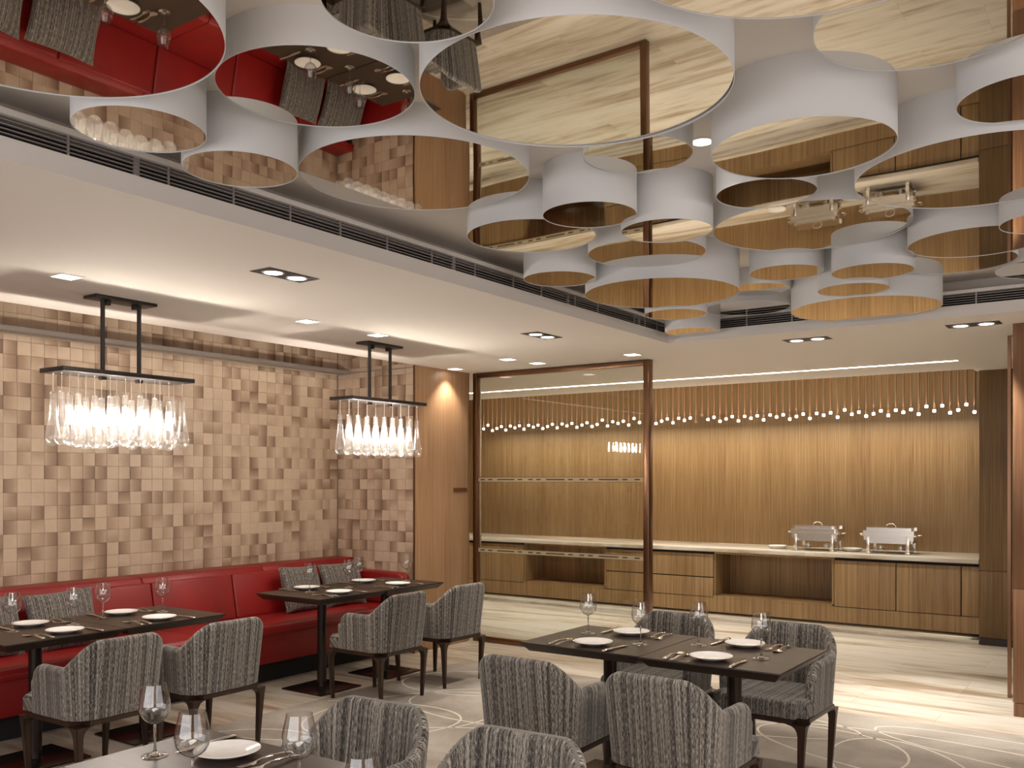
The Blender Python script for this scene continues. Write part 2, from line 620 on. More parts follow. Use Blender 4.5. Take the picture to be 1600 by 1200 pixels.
def build_tiles(items, mapper, name='tile'):
    V, F, U, T = [], [], [], []
    for cx, cy, proud, rotn, tint in items:
        v, f, u = tile_geo(cx, cy, proud, rotn)
        b = len(V)
        V += [mapper(*p) for p in v]
        F += [tuple(b+i for i in q) for q in f]
        U += u
        T += [tint]*len(v)
    me = bpy.data.meshes.new(name)
    me.from_pydata(V, [], F)
    uvl = me.uv_layers.new(name='UVMap')
    for l in me.loops:
        uvl.data[l.index].uv = U[l.vertex_index]
    a = me.attributes.new('tint', 'FLOAT', 'POINT')
    a.data.foreach_set('value', T)
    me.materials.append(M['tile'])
    me.update()
    return me


# left wall: local u=-y direction so that the face looks to +x
map_left = lambda u, v, w: (w, u, v)
map_ret = lambda u, v, w: (u, -w, v)
NV = 36
var = []
for k in range(NV):
    tint, rotn = tile_data(k)
    pr_ = rt.uniform(0.0, 0.0035)+0.006
    var.append((build_tiles([(0, 0, pr_, rotn, tint)], map_left), build_tiles([(0, 0, pr_, rotn, tint)], map_ret)))
cells = []
y0 = YR-TP/2
z0 = 0.72+TP/2
for i in range(60):
    for j in range(23):
        cells.append((y0-i*TP, z0+j*TP))
vis = [c for c in cells if c[0] > 3.15 and 0.80 < c[1] < 2.85]
vis.sort(key=lambda c: (XW**2+c[0]**2+(c[1]-1.58)**2))
big = set(vis[:300])
rest = []
for c in cells:
    if c in big:
        m_ = rt.choice(var)[0]
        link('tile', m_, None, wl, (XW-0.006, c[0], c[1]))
    else:
        tint, rotn = tile_data(0)
        rest.append((c[0], c[1], 0.006+rt.uniform(0, 0.0035), rotn, tint))
st = link('tiles_beyond', build_tiles(rest, map_left, 'tiles_beyond'), None, wl, (XW-0.006, 0, 0))
st['kind'] = 'stuff'
for i in range(10):
    for j in range(23):
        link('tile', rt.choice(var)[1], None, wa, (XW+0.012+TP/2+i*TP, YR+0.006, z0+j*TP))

# light ledge high on the mosaic wall
lg = thing('light_ledge', 'slim grey metal light ledge running along the top of the tiled wall', 'light ledge', (-6.43, 3.4, 2.597))
link('ledge_profile', boxes('ledge_profile', [(-0.097, 0.09, -2.9, YR-3.4, -0.012, 0.012), (0.08, 0.09, -2.9, YR-3.4, 0.012, 0.02)]), 'ledge', lg)
link('end_trim', boxes('end_trim', [(0.09, 0.88, YR-3.412, YR-3.4, -0.002, 0.006)]), 'ledge', lg)
link('led_strip', boxes('led_strip', [(-0.06, -0.05, -2.8, YR-3.45, -0.0145, -0.0125)]), emit('ledge_led', (1, 0.72, 0.42), 0.5), lg)
lamp('AREA', 'ledge_light', (-6.40, 3.6, 2.575), 3.5, WARM, shape='RECTANGLE', size=0.05, size_y=5.4)

# ---- floor
fl = struct('floor', boxes('floor', [(-9.1, 3.1, -2.1, 11, -0.12, -0.012)]), 'grout')
slab = {}
nfl = 0
row = 0
y = -0.4
rf = random.Random(5)
while y < 9.85:
    x = -9.0-(0.6 if row % 2 else 0.0)
    while x < 3:
        x1 = x+1.2
        a, b_ = max(x, -9.0), min(x1, 3.0)
        yy1 = min(y+0.6, 9.95)
        # cells wholly under the rug stay plain subfloor
        under = a > -4.85 and y > -1.8 and yy1 < 6.38
        seen = not (y < 6.9 and b_ < -6.6)
        if not under and seen and b_-a > 0.05:
            key = (round(b_-a, 3), round(yy1-y, 3))
            if key not in slab:
                slab[key] = boxes('floor_tile', [(-key[0]/2+0.0006, key[0]/2-0.0006, -key[1]/2+0.0006, key[1]/2-0.0006, -0.012, 0.0)])
            link('floor_tile', slab[key], 'marble', fl, ((a+b_)/2, (y+yy1)/2, 0))
            nfl += 1
        x = x1
    y += 0.6
    row += 1

# ---- rug with pale swirling lines
rug = thing('rug', 'large taupe rug with pale swirling lines under the dining tables', 'rug', (-1.5, 2.3, 0))
bmr = bmesh.new()
add_box(bmr, -3.43, 4.4, -4.0, 4.13, 0.0005, 0.0078)
link('rug_pile', to_mesh(bmr, 'rug_pile'), 'rug', rug)


def ribbon(pts, w=0.014, z0=0.0070, z1=0.0083):
    bm = bmesh.new()
    P = [Vector((p[0]+1.5, p[1]-2.3, 0)) for p in pts]
    prev = None
    for i, p in enumerate(P):
        d = (P[min(i+1, len(P)-1)]-P[max(i-1, 0)]).normalized()
        n = Vector((-d.y, d.x, 0))*w/2
        cur = [bm.verts.new((p.x-n.x, p.y-n.y, z0)), bm.verts.new((p.x-n.x, p.y-n.y, z1)), bm.verts.new((p.x+n.x, p.y+n.y, z1)), bm.verts.new((p.x+n.x, p.y+n.y, z0))]
        if prev:
            for k in range(3):
                bm.faces.new((prev[k], prev[k+1], cur[k+1], cur[k]))
        prev = cur
    return to_mesh(bm, 'swirl_line')


def inside(p):
    return -4.92 < p[0] < 2.88 and -1.7 < p[1] < 6.42


def arc(cx, cy, rx, ry, rot, a0, a1, n=40):
    out = []
    for i in range(n+1):
        a = math.radians(a0+(a1-a0)*i/n)
        x, y = rx*math.cos(a), ry*math.sin(a)
        c, s = math.cos(rot), math.sin(rot)
        out.append((cx+x*c-y*s, cy+x*s+y*c))
    return out


swirls = [(-4.3, 5.75, 0.62, 0.42, 0.4, 0, 330), (-4.15, 4.75, 0.5, 0.75, -0.3, 0, 340), (-4.5, 4.3, 0.9, 0.5, 0.6, -40, 260), (-3.6, 5.3, 0.85, 0.5, 0.2, 0, 360),
          (-3.3, 4.2, 1.0, 0.55, 0.5, 20, 340), (-3.4, 3.1, 0.9, 0.6, -0.4, 0, 300), (-2.6, 5.8, 1.1, 0.35, 0.1, 0, 330), (-1.9, 5.3, 0.8, 0.6, 0.5, -60, 220),
          (-0.9, 5.6, 1.2, 0.45, -0.15, 40, 330), (-1.15, 5.35, 0.35, 0.6, 0.5, 0, 300), (-0.4, 4.9, 1.1, 0.5, 0.1, 60, 330), (-1.0, 4.4, 0.6, 0.8, 0.4, 0, 300),
          (-0.2, 5.9, 1.3, 0.3, -0.2, 10, 330), (-2.9, 2.6, 1.1, 0.5, 0.3, 0, 320), (-4.3, 3.2, 0.6, 0.8, 0.2, 0, 320), (-1.6, 3.2, 1.2, 0.6, 0.7, 0, 340), (-0.2, 3.2, 1.0, 0.8, 0.3, 0, 340)]
for s_ in swirls:
    run = []
    for p in arc(*s_):
        if inside(p):
            run.append(p)
        else:
            if len(run) > 3:
                link('swirl_line', ribbon(run), 'rugline', rug)
            run = []
    if len(run) > 3:
        link('swirl_line', ribbon(run), 'rugline', rug)

# ------------------------------------------------------------------ glass partition
gp = thing('glass_partition', 'bronze framed floor to ceiling glass partition with two dashed film strips', 'partition', (-4.56, 7.26, 0))
link('frame_post', boxes('frame_post', [(-0.965, -0.915, 0.0, 0.05, 0, ZC-0.003)], 0.002), 'bronze', gp)
link('frame_post', boxes('frame_post', [(0.89, 0.945, 0.0, 0.075, 0, ZC-0.003)], 0.002), 'bronze', gp)
link('top_rail', boxes('top_rail', [(-0.914, 0.889, 0.0, 0.05, ZC-0.05, ZC-0.003)], 0.002), 'bronze', gp)
link('bottom_rail', boxes('bottom_rail', [(-0.914, 0.889, 0.0, 0.05, 0, 0.05)], 0.002), 'bronze', gp)
link('edge_trim', boxes('edge_trim', [(-0.905, -0.895, 0.03, 0.045, 0.05, ZC-0.05)]), 'chrome', gp)
pn = link('glass_pane', boxes('glass_pane', [(-0.914, 0.889, 0.022, 0.0225, 0.05, ZC-0.05)]), 'pane', gp)
M['filmdark'] = plain('film_dark_print', (0.05, 0.035, 0.02), 0.6)
for zc in (1.580, 0.893):
    bnd = link('film_strip', boxes('film_strip', [(-0.913, 0.888, 0.0195, 0.0205, zc-0.020, zc+0.020)]), 'film', gp)
    bl = []
    bl.append((-0.913, 0.888, 0.018, 0.019, zc+0.020, zc+0.0235))
    xx = -0.913
    while xx < 0.87:
        bl.append((xx, min(xx+0.30, 0.888), 0.018, 0.019, zc-0.0235, zc-0.0205))
        xx += 0.36
    seq = [(0.03, 0.05), (0.12, 0.05), (0.23, 0.20), (0.47, 0.05)]
    xx = -0.913
    while xx < 0.888:
        for o_, l_ in seq:
            a = xx+o_
            if a+l_ < 0.888:
                bl.append((a, a+l_, 0.018, 0.019, zc-0.006, zc+0.006))
        xx += 0.56
    link('printed_dashes', boxes('printed_dashes', bl), 'filmdark', bnd)

# ------------------------------------------------------------------ buffet
cw = thing('countertop', 'long pale marble buffet countertop along the far wood wall', 'countertop', (-5.2, 9.84, 0.77))
link('slab', boxes('slab', [(-3.8, 3.785, 0, 0.76, 0, 0.041)], 0.003), 'marble', cw)
link('upstand', boxes('upstand', [(-3.8, 3.785, 0.745, 0.76, 0.041, 0.048)], 0.001), 'marble', cw)


def panel(name, x0, x1, z0, z1, parent, y=9.875, t=0.018):
    return link(name, boxes(name, [(x0+0.0025, x1-0.0025, y, y+t, z0+0.002, z1-0.002)], 0.0008), 'wood', parent)


def cab(name, label, x0, x1):
    return thing(name, label, 'cabinet', ((x0+x1)/2, 9.875, 0.09))


def cab_part(c, nm, lst, mat='wood', bevel=0.0):
    lx, ly, lz = c.location
    return link(nm, boxes(nm, [(a-lx, b-lx, d-ly, e-ly, f-lz, g-lz) for a, b, d, e, f, g in lst], bevel), mat, c)


def cab_shell(c, x0, x1, open_=False):
    if open_:
        cab_part(c, 'carcass', [(x0, x1, 10.33, 10.36, 0.26, 0.745), (x0, x0+0.02, 9.89, 10.33, 0.26, 0.745), (x1-0.02, x1, 9.876, 10.33, 0.26, 0.745),
                                (x0, x1, 9.876, 10.36, 0.255, 0.275), (x0, x1, 9.90, 10.36, 0.745, 0.765)])
    else:
        cab_part(c, 'carcass', [(x0+0.001, x1-0.001, 9.896, 10.5, 0.255, 0.76)], 'black')
    cab_part(c, 'base_band', [(x0, x1, 9.876, 9.90, 0.093, 0.253), (x0, x1, 9.90, 10.5, 0.093, 0.11)])


def front(c, nm, x0, x1, z0, z1):
    return cab_part(c, nm, [(x0+0.005, x1-0.005, 9.876, 9.894, z0+0.003, z1-0.003)], 'wood', 0.0008)


c1 = cab('buffet_cabinet', 'plain wood-fronted buffet cabinet at the far left, seen through the glass beside the door panel', -9, -6.70)
cab_shell(c1, -9, -6.70)
front(c1, 'door', -7.9, -6.70, 0.257, 0.742)
front(c1, 'door', -9.0, -7.9, 0.257, 0.742)
c2 = cab('buffet_niche', 'open dark-lined buffet niche behind the glass partition', -6.70, -5.494)
cab_shell(c2, -6.70, -5.494, True)
c3 = cab('buffet_cabinet', 'buffet cabinet with two wide stacked drawers behind the bronze post', -5.494, -4.115)
cab_shell(c3, -5.494, -4.115)
front(c3, 'drawer', -5.494, -4.115, 0.257, 0.474)
front(c3, 'drawer', -5.494, -4.115, 0.480, 0.742)
c4 = cab('buffet_niche', 'open buffet niche right of the bronze post, below the chafing dish end', -4.115, -2.785)
cab_shell(c4, -4.115, -2.785, True)
c5 = cab('buffet_cabinet', 'square-door buffet cabinet directly right of the open niche, under the right chafing dish', -2.785, -2.172)
cab_shell(c5, -2.785, -2.172)
front(c5, 'door', -2.785, -2.172, 0.257, 0.742)
c6 = cab('buffet_cabinet', 'buffet cabinet at the far right end of the counter beside the wood pier', -2.172, -1.412)
cab_shell(c6, -2.172, -1.412)
front(c6, 'door', -2.172, -1.573, 0.257, 0.742)
front(c6, 'filler_panel', -1.573, -1.412, 0.257, 0.742)
pf = struct('trim_5', boxes('platform', [(-9, -1.415, 9.845, 10.6, 0.0, 0.035)], 0.003), 'marble')
lamp('AREA', 'buffet_kick_light', (-5.2, 10.0, 0.088), 3.5, (1, 0.9, 0.72), shape='RECTANGLE', size=7.4, size_y=0.05)

# wall wash above the buffet (light slot in the ceiling)
slot = thing('light_slot', 'long narrow recessed light slot in the ceiling in front of the buffet wall', 'ceiling light', (-5.2, 8.91, ZC))
link('slot_lining', boxes('slot_lining', [(-3.8, 3.76, 0.038, 0.04, 0.0, 0.09), (-3.8, 3.76, -0.04, -0.038, 0.0, 0.09), (3.755, 3.76, -0.04, 0.04, 0, 0.09)]), 'paint', slot)
for k in range(8):
    link('led_bar', boxes('led_bar', [(-3.75+k*0.96, -3.75+k*0.96+0.46, 0.024, 0.034, 0.034, 0.07)]), 'led', slot)
lamp('AREA', 'buffet_wash', (-5.0, 8.91, ZC+0.07), 130, (1, 0.95, 0.86), rot=(math.radians(28), 0, 0), shape='RECTANGLE', size=7.2, size_y=0.05)

# hanging rods with glowing tips
RODS = [2.312, 2.264, 2.312, 2.237, 2.263, 2.287, 2.237, 2.289, 2.263, 2.289, 2.239, 2.288, 2.264, 2.287, 2.238, 2.263, 2.29, 2.242, 2.29, 2.262, 2.291, 2.239, 2.265, 2.291,
        2.242, 2.266, 2.318, 2.242, 2.292, 2.268, 2.293, 2.243, 2.321, 2.269, 2.292, 2.320, 2.248, 2.275, 2.298, 2.249, 2.301, 2.273, 2.299, 2.251, 2.324, 2.273, 2.296, 2.246, 2.271, 2.296,
        2.243, 2.293, 2.268, 2.293, 2.244, 2.296, 2.27, 2.292, 2.241, 2.268, 2.291, 2.241, 2.293, 2.27, 2.293, 2.243, 2.318, 2.268, 2.289, 2.242, 2.264, 2.292, 2.241, 2.293,
        2.267, 2.294, 2.242, 2.318, 2.27, 2.319, 2.245, 2.27, 2.321, 2.243]
nr = len(RODS)
rod_me = lathe([(0, -0.70), (0.0085, -0.70), (0.0085, 0.0), (0, 0.0)], 10, 'rod')
bulb_me = lathe([(0, 0.0), (0.012, 0.0), (0.0165, 0.004), (0.0165, 0.026), (0.013, 0.030), (0, 0.030)], 12, 'bulb')
M['bulb_off'] = plain('unlit_bulb', (0.55, 0.42, 0.28), 0.4)
bulb_off_me = bulb_me.copy()
rod_me.materials.append(M['copper'])
rod_me.transform(Matrix.Translation((0, 0, 0.70)))
bulb_me.materials.append(M['bulb'])
bulb_off_me.materials.append(M['bulb_off'])
ROD_G = 'copper rod lights above the buffet'
ONES = ['', 'first', 'second', 'third', 'fourth', 'fifth', 'sixth', 'seventh', 'eighth', 'ninth', 'tenth', 'eleventh', 'twelfth', 'thirteenth', 'fourteenth', 'fifteenth', 'sixteenth', 'seventeenth', 'eighteenth', 'nineteenth']
TENS = {2: ('twenty', 'twentieth'), 3: ('thirty', 'thirtieth'), 4: ('forty', 'fortieth'), 5: ('fifty', 'fiftieth'), 6: ('sixty', 'sixtieth'), 7: ('seventy', 'seventieth'), 8: ('eighty', 'eightieth')}


def ordinal(n):
    if n < 20:
        return ONES[n]
    t, u = divmod(n, 10)
    return TENS[t][1] if u == 0 else TENS[t][0]+'-'+ONES[u]


for k, z in enumerate(RODS):
    x = -1.518-0.0748*(nr-1-k)
    off = k in (43, 44)
    lb = 'slim copper rod light with glowing tip, '+ordinal(nr-k)+' from the wood pier end'
    if off:
        lb = 'copper pendant rod with an unlit tip, right one of the dark pair' if k == 44 else 'copper pendant rod with an unlit tip, left one of the dark pair'
    r = thing('pendant_rod', lb, 'pendant light', (x, 10.3, z), 0, ROD_G)
    link('rod', rod_me, None, r, (0, 0, 0.03))
    link('bulb', bulb_off_me if off else bulb_me, None, r, (0, 0, 0))
lamp('AREA', 'rod_row_light', (-4.6, 10.22, 2.22), 50, (1, 0.9, 0.74), shape='RECTANGLE', size=6.2, size_y=0.04)
lamp('AREA', 'rod_row_light', (-4.6, 10.22, 2.34), 16, (1, 0.9, 0.74), rot=(PI, 0, 0), shape='RECTANGLE', size=6.2, size_y=0.04)

# ------------------------------------------------------------------ mirrored drums
DR = {1: (-2.226, 1.161, 0.456, 2.68), 2: (-2.642, 1.736, 0.2, 2.682), 3: (-2.698, 2.172, 0.2, 2.687), 4: (-2.126, 2.002, 0.301, 2.777), 5: (-2.41, 2.792, 0.45, 2.774), 6: (-1.389, 2.314, 0.45, 2.704), 7: (-1.422, 1.62, 0.2, 2.68), 8: (-0.527, 1.791, 0.45, 2.68), 9: (-0.488, 2.636, 0.301, 2.786), 10: (-0.987, 3.124, 0.299, 2.688), 11: (-1.315, 3.702, 0.2, 2.744), 12: (-1.351, 4.395, 0.447, 2.767), 13: (-0.539, 3.83, 0.446, 2.716), 14: (-0.321, 3.194, 0.2, 2.73), 15: (-0.707, 4.86, 0.302, 2.7), 16: (-0.369, 4.488, 0.196, 2.66), 17: (-0.479, 6.022, 0.3, 2.77), 18: (-1.691, 5.083, 0.199, 2.724), 19: (-1.229, 5.06, 0.204, 2.665), 20: (-1.418, 5.413, 0.193, 2.652), 21: (-1.514, 6.046, 0.444, 2.647), 22: (-2.086, 5.722, 0.197, 2.785), 23: (-2.318, 6.148, 0.285, 2.755), 24: (-2.378, 4.935, 0.443, 2.66), 25: (-2.719, 4.364, 0.2, 2.687), 26: (-1.96, 3.383, 0.197, 2.688), 27: (-2.407, 3.614, 0.3, 2.714), 28: (-1.776, 3.74, 0.2, 2.672), 29: (-2.124, 4.238, 0.295, 2.721), 30: (-1.58, 3.079, 0.202, 2.777), 31: (-2.573, 5.554, 0.201, 2.651), 32: (-2.784, 6.291, 0.198, 2.652), 33: (-0.9, 5.517, 0.293, 2.76)}
DL = {1: 'large mirrored drum at the top left corner, mirroring red banquette and set table',
      2: 'small mirrored drum nearest the left air grille, mirroring glowing glass drops',
      3: 'small white drum just right of the one with glowing drops, mirroring only tan tiles',
      4: 'medium drum mirroring wine glasses, plates and red banquette, left of the biggest central one',
      5: 'large mirrored drum above the second pendant, mirroring its glass drops and the wood door panel',
      6: 'huge central mirrored drum mirroring the marble floor and the bronze partition frame',
      7: 'small drum at the top edge mirroring a chair and rug swirls',
      8: 'big drum cut by the top edge of the photo, mirroring only pale marble floor',
      9: 'medium drum at the upper right corner mirroring swirled beige marble',
      10: 'prominent medium drum right of the round downlight, mirroring the open buffet niche',
      11: 'small drum mirroring dark wood, tucked directly under the drum mirroring the open niche',
      12: 'wide drum mirroring the left chafing dish and a white dish',
      13: 'wide drum at the right mirroring the right chafing dish and the counter end',
      14: 'small drum at the far right edge, level with the top of the prominent one',
      15: 'medium drum mirroring the wood pier, directly below the drum showing the counter end',
      16: 'small drum cut by the right edge, overlapping the medium drum that mirrors the pier',
      17: 'lowest drum at the right edge of the photo, next to the far air grille',
      18: 'small drum below the drum mirroring a white dish, left of its tall-sided twin',
      19: 'small drum with tall white side, directly below the mirrored chafing dishes',
      20: 'small flat-looking drum squeezed just above the wide lowest drum at the right',
      21: 'wide lowest drum at the right, mirroring plain wood wall, in front of the far grille',
      22: 'small drum peeking out right of the wide drum lit by a bright spot',
      23: 'drum mirroring only the grey side beside it, left of the wide lowest drum',
      24: 'wide drum with a bright light patch on its side, mirroring pendant drops and bronze post',
      25: 'small drum next to the left air grille, directly below the mirrored dark swirl',
      26: 'small tall-sided drum in the middle mirroring dim plates and dark wood',
      27: 'medium drum left of centre mirroring dark wood and a warped dashed strip',
      28: 'small drum under the round downlight column, mirroring counter edge and bronze post',
      29: 'medium drum mirroring wood and bronze post, just above the wide bright-sided drum',
      30: 'small higher drum tangent to the huge central one, mirroring the frame corner foot',
      31: 'small low drum under the wide bright-sided drum, second closest to the recess corner',
      32: 'lowest small drum right at the inner corner of the ceiling recess',
      33: 'medium drum mostly hidden behind the one mirroring the pier, only its lower edge showing'}


# the mirrors hang a fraction of a degree out of level
TILT = {12: (-0.008, 0), 11: (-0.012, 0), 10: (-0.0076, 0), 6: (-0.0031, -0.006), 1: (-0.0069, 0), 5: (0, 0), 2: (0, 0), 4: (0, 0), 13: (0, 0)}


def drum(k):
    x, y, r, z = DR[k]
    t = thing('ceiling_drum', DL[k], 'ceiling drum', (x, y, z), 0, 'white mirrored drums hanging in the ceiling recess')
    h = ZU-z
    w = 0.0018
    seg = 128 if r > 0.3 else 96
    link('shell', lathe([(r-w, 0.004), (r-w, 0), (r-0.0008, 0), (r, 0.0008), (r, h), (r-w, h)], seg, 'shell', 30), 'drum', t)
    a, b_ = TILT.get(k, (-0.0015, 0.0))
    m_ = link('mirror', lathe([(0, 0.0), (r-w-0.0005, 0.0), (r-w-0.0005, 0.004), (0, 0.004)], seg, 'mirror', 30), 'mirror', t, (0, 0, 0.0018+r*(abs(a)+abs(b_))))
    m_.rotation_mode = 'QUATERNION'
    m_.rotation_quaternion = (Matrix.Rotation(a, 3, Vector((0.8206, 0.5716, 0))) @ Matrix.Rotation(b_, 3, Vector((-0.5716, 0.8206, 0)))).to_quaternion()


for k in DR:
    drum(k)

# ------------------------------------------------------------------ ceiling lights


def square_light(x, y, z, label, power, round_=False, size=0.055):
    t = thing('downlight', label, 'ceiling light', (x, y, z))
    s = size
    if round_:
        link('trim_ring', lathe([(s, -0.004), (s+0.014, -0.004), (s+0.016, 0.0), (s, 0.0), (s, -0.004)], 40, 'trim_ring'), 'paint', t)
        link('lens', lathe([(0, -0.003), (s, -0.003), (s, -0.001), (0, -0.001)], 40, 'lens'), 'lamp_white', t)
    else:
        e = s+0.008
        link('trim_ring', boxes('trim_ring', [(-e, -s, -e, e, -0.004, -0.0002), (s, e, -e, e, -0.004, -0.0002), (-s, s, -e, -s, -0.004, -0.0002), (-s, s, s, e, -0.004, -0.0002)]), 'paint', t)
        link('lens', boxes('lens', [(-s, s, -s, s, -0.0025, -0.0004)]), 'lamp_white', t)
    lamp('SPOT', 'downlight_beam', (x, y, z-0.02), power, WARM, spot_size=math.radians(100), spot_blend=0.7, shadow_soft_size=0.03)
    return t


square_light(-4.60, 2.604, ZC, 'square downlight above the left pendant, nearest the camera', 26)
square_light(-4.60, 4.246, ZC, 'square downlight midway between the two glass drop pendants', 26)
square_light(-4.62, 4.94, ZC, 'square downlight just before the far glass drop pendant canopy', 26)
square_light(-5.44, 6.872, ZC, 'downlight hugging the wood door panel, washing it with light', 26)
square_light(-4.63, 6.586, ZC, 'first downlight of the pair above the left half of the glass partition', 22)
square_light(-4.563, 6.95, ZC, 'second downlight of the pair above the partition, close to its top rail', 22)
square_light(-3.602, 6.925, ZC, 'downlight above the right post of the glass partition', 26)
square_light(-1.452, 3.373, ZU, 'round downlight up in the recess between the white drums', 75, True, 0.04)
square_light(-1.87, 5.40, ZU, 'round downlight hidden in the recess behind the wide bright-sided drum', 75, True, 0.04)


def twin(x, y, rz, label, power=45):
    t = thing('twin_downlight', label, 'ceiling light', (x, y, ZC), rz)
    link('housing', boxes('housing', [(-0.165, 0.165, -0.075, 0.075, -0.003, -0.0003)], 0.0006, 1), 'fixture', t)
    for s in (-1, 1):
        h = link('lamp_head', lathe([(0.050, -0.006), (0.056, -0.006), (0.058, -0.003), (0.046, -0.003), (0.050, -0.006)], 36, 'lamp_head'), 'blade', t, (s*0.078, 0, 0))
        link('lens', lathe([(0, -0.0055), (0.044, -0.0055), (0.044, -0.0032), (0, -0.0032)], 36, 'lens'), 'lamp_white', h)
        d = Vector((s*0.078, 0, 0))
        d.rotate(Matrix.Rotation(rz, 3, 'Z'))
        lamp('SPOT', 'twin_beam', (x+d.x, y+d.y, ZC-0.02), power, NEUT, spot_size=math.radians(58), spot_blend=0.7, shadow_soft_size=0.03)


twin(-3.65, 3.22, PI/2, 'black twin spotlight box nearest the left foreground, between grille and left pendant')
twin(-3.66, 5.63, PI/2, 'black twin spotlight box left of the recess corner, above the glass partition area')
twin(-2.145, 6.915, 0, 'black twin spotlight box beyond the recess corner, left of the two on the far side', 75)
twin(-1.022, 6.89, 0, 'black twin spotlight box at the far right, beside the wood wall edge', 160)

# ------------------------------------------------------------------ glass drop pendants


def drop_mesh():
    prof = [(0.0, 0.0), (0.012, 0.002), (0.024, 0.010), (0.033, 0.024), (0.0365, 0.042), (0.0350, 0.066), (0.0300, 0.100), (0.0245, 0.135), (0.0205, 0.175), (0.0180, 0.215), (0.0165, 0.250), (0.0160, 0.290), (0.0145, 0.296), (0.006, 0.299), (0.004, 0.310), (0, 0.311)]
    prof = [(r*1.13 if z < 0.16 else r*1.05, z) for r, z in prof]
    return lathe(prof, 24, 'glass_drop', 60)


drop_me = drop_mesh()
drop_me.materials.append(M['drop'])
cord_me = lathe([(0, 0), (0.0014, 0), (0.0014, 0.10), (0.006, 0.10), (0.006, 0.11), (0, 0.11)], 6, 'cord')
cord_me.materials.append(M['chrome'])
tube_me = lathe([(0, 0), (0.007, 0.003), (0.009, 0.012), (0.008, 0.095), (0.006, 0.105), (0, 0.108)], 10, 'lamp_tube')
tube_me.materials.append(M['tube'])


def pendant(x, y, label, jit):
    t = thing('glass_drop_pendant', label, 'pendant light', (x, y, ZC))
    rp = random.Random(int(y*100))
    link('canopy', boxes('canopy', [(-0.065, 0.065, -0.193, 0.193, -0.018, -0.0005)], 0.001), 'blackmetal', t)
    for s in (-1, 1):
        st_ = link('stem', lathe([(0, -0.43), (0.0125, -0.43), (0.0125, -0.018), (0, -0.018)], 14, 'stem'), 'blackmetal', t, (0, s*0.115, 0))
        link('clamp', boxes('clamp', [(-0.014, 0.014, -0.03*s-0.012, -0.03*s+0.012, -0.045, -0.018), (-0.016, 0.016, -0.016, 0.016, -0.475, -0.455)], 0.001), 'blackmetal', st_)
    link('tray', boxes('tray', [(-0.12, 0.12, -0.415, 0.415, -0.455, -0.43)], 0.0015), 'blackmetal', t)
    for i in range(2):
        for j in range(9):
            dy = -0.38+j*0.095
            dz = rp.uniform(-0.012, 0.012) if jit else rp.uniform(-0.003, 0.003)
            dx = (-0.0442, 0.0442)[i]
            g = link('glass_drop', drop_me, None, t, (dx, dy, -0.862+dz))
            link('cord', cord_me, None, g, (0, 0, 0.305), None)
            if 0 < j < 8:
                link('lamp_tube', tube_me, None, g, (0, 0, 0.125))
            [q for q in g.children if q.name.startswith('cord')][0].scale = (1, 1, (0.862-0.455-0.305-dz)/0.11)
    for j in (-0.237, 0, 0.237):
        lamp('POINT', 'pendant_glow', (x, y+j, 1.93), 15, WARM, shadow_soft_size=0.02)


pendant(-4.94, 3.125, 'left glass drop pendant lamp on two black stems over the nearer banquette table', True)
pendant(-4.92, 5.285, 'farther glass drop pendant lamp on two black stems over the corner banquette table', False)

# ------------------------------------------------------------------ banquette
bq = thing('banquette', 'long red leather wall banquette with panelled backrest in the tiled alcove', 'banquette', (-6.0, 3.7, 0))


def quad_prism(prof, y0, y1, bev=0.012):
    bm = bmesh.new()
    a = [bm.verts.new((p[0], y0, p[1])) for p in prof]
    b = [bm.verts.new((p[0], y1, p[1])) for p in prof]
    n = len(prof)
    bm.faces.new(a)
    bm.faces.new(list(reversed(b)))
    for i in range(n):
        bm.faces.new((a[i], b[i], b[(i+1) % n], a[(i+1) % n]))
    bmesh.ops.recalc_face_normals(bm, faces=bm.faces)
    bmesh.ops.bevel(bm, geom=list(bm.edges), offset=bev, segments=3, affect='EDGES', profile=0.5)
    return to_mesh(bm, 'cushion', 50)


seams = [0.50, 1.25, 1.99, 2.73, 3.475, 4.215, 4.96, 5.70, 6.29]
for a, b_ in zip(seams, seams[1:]):
    me = quad_prism([(-0.42, 0.44), (-0.19, 0.44), (-0.205, 0.50), (-0.265, 0.80), (-0.42, 0.80)], a-3.7+0.003, b_-3.7-0.003, 0.018)
    link('backrest', me, 'leather', bq)
for a, b_ in zip([0.5, 2.6, 4.15, 5.3], [2.6, 4.15, 5.3, 6.40]):
    link('top_rail', quad_prism([(-0.519, 0.79), (-0.272, 0.79), (-0.30, 0.842), (-0.519, 0.845)], a-3.7+0.002, b_-3.7-0.002, 0.010), 'leather', bq)
for a, b_ in zip([0.5, 2.73, 4.215, 5.70], [2.73, 4.215, 5.70, 6.40]):
    link('seat_cushion', quad_prism([(-0.25, 0.385), (0.415, 0.385), (0.425, 0.42), (0.40, 0.455), (-0.25, 0.445)], a-3.7+0.0015, b_-3.7-0.0015, 0.010), 'leather', bq)
bmx = quad_prism([(-0.30, 0.45), (0.41, 0.45), (0.41, 0.70), (0.36, 0.735), (-0.30, 0.745)], 6.29-3.7+0.004, 6.405-3.7, 0.02)
link('end_bolster', bmx, 'leather', bq)
link('base_panel', boxes('base_panel', [(-0.5, 0.38, -3.2, 2.70, 0.165, 0.384)], 0.002), 'leather', bq)
link('plinth', boxes('plinth', [(-0.5, 0.27, -3.2, 2.70, 0.001, 0.164)]), 'black', bq)


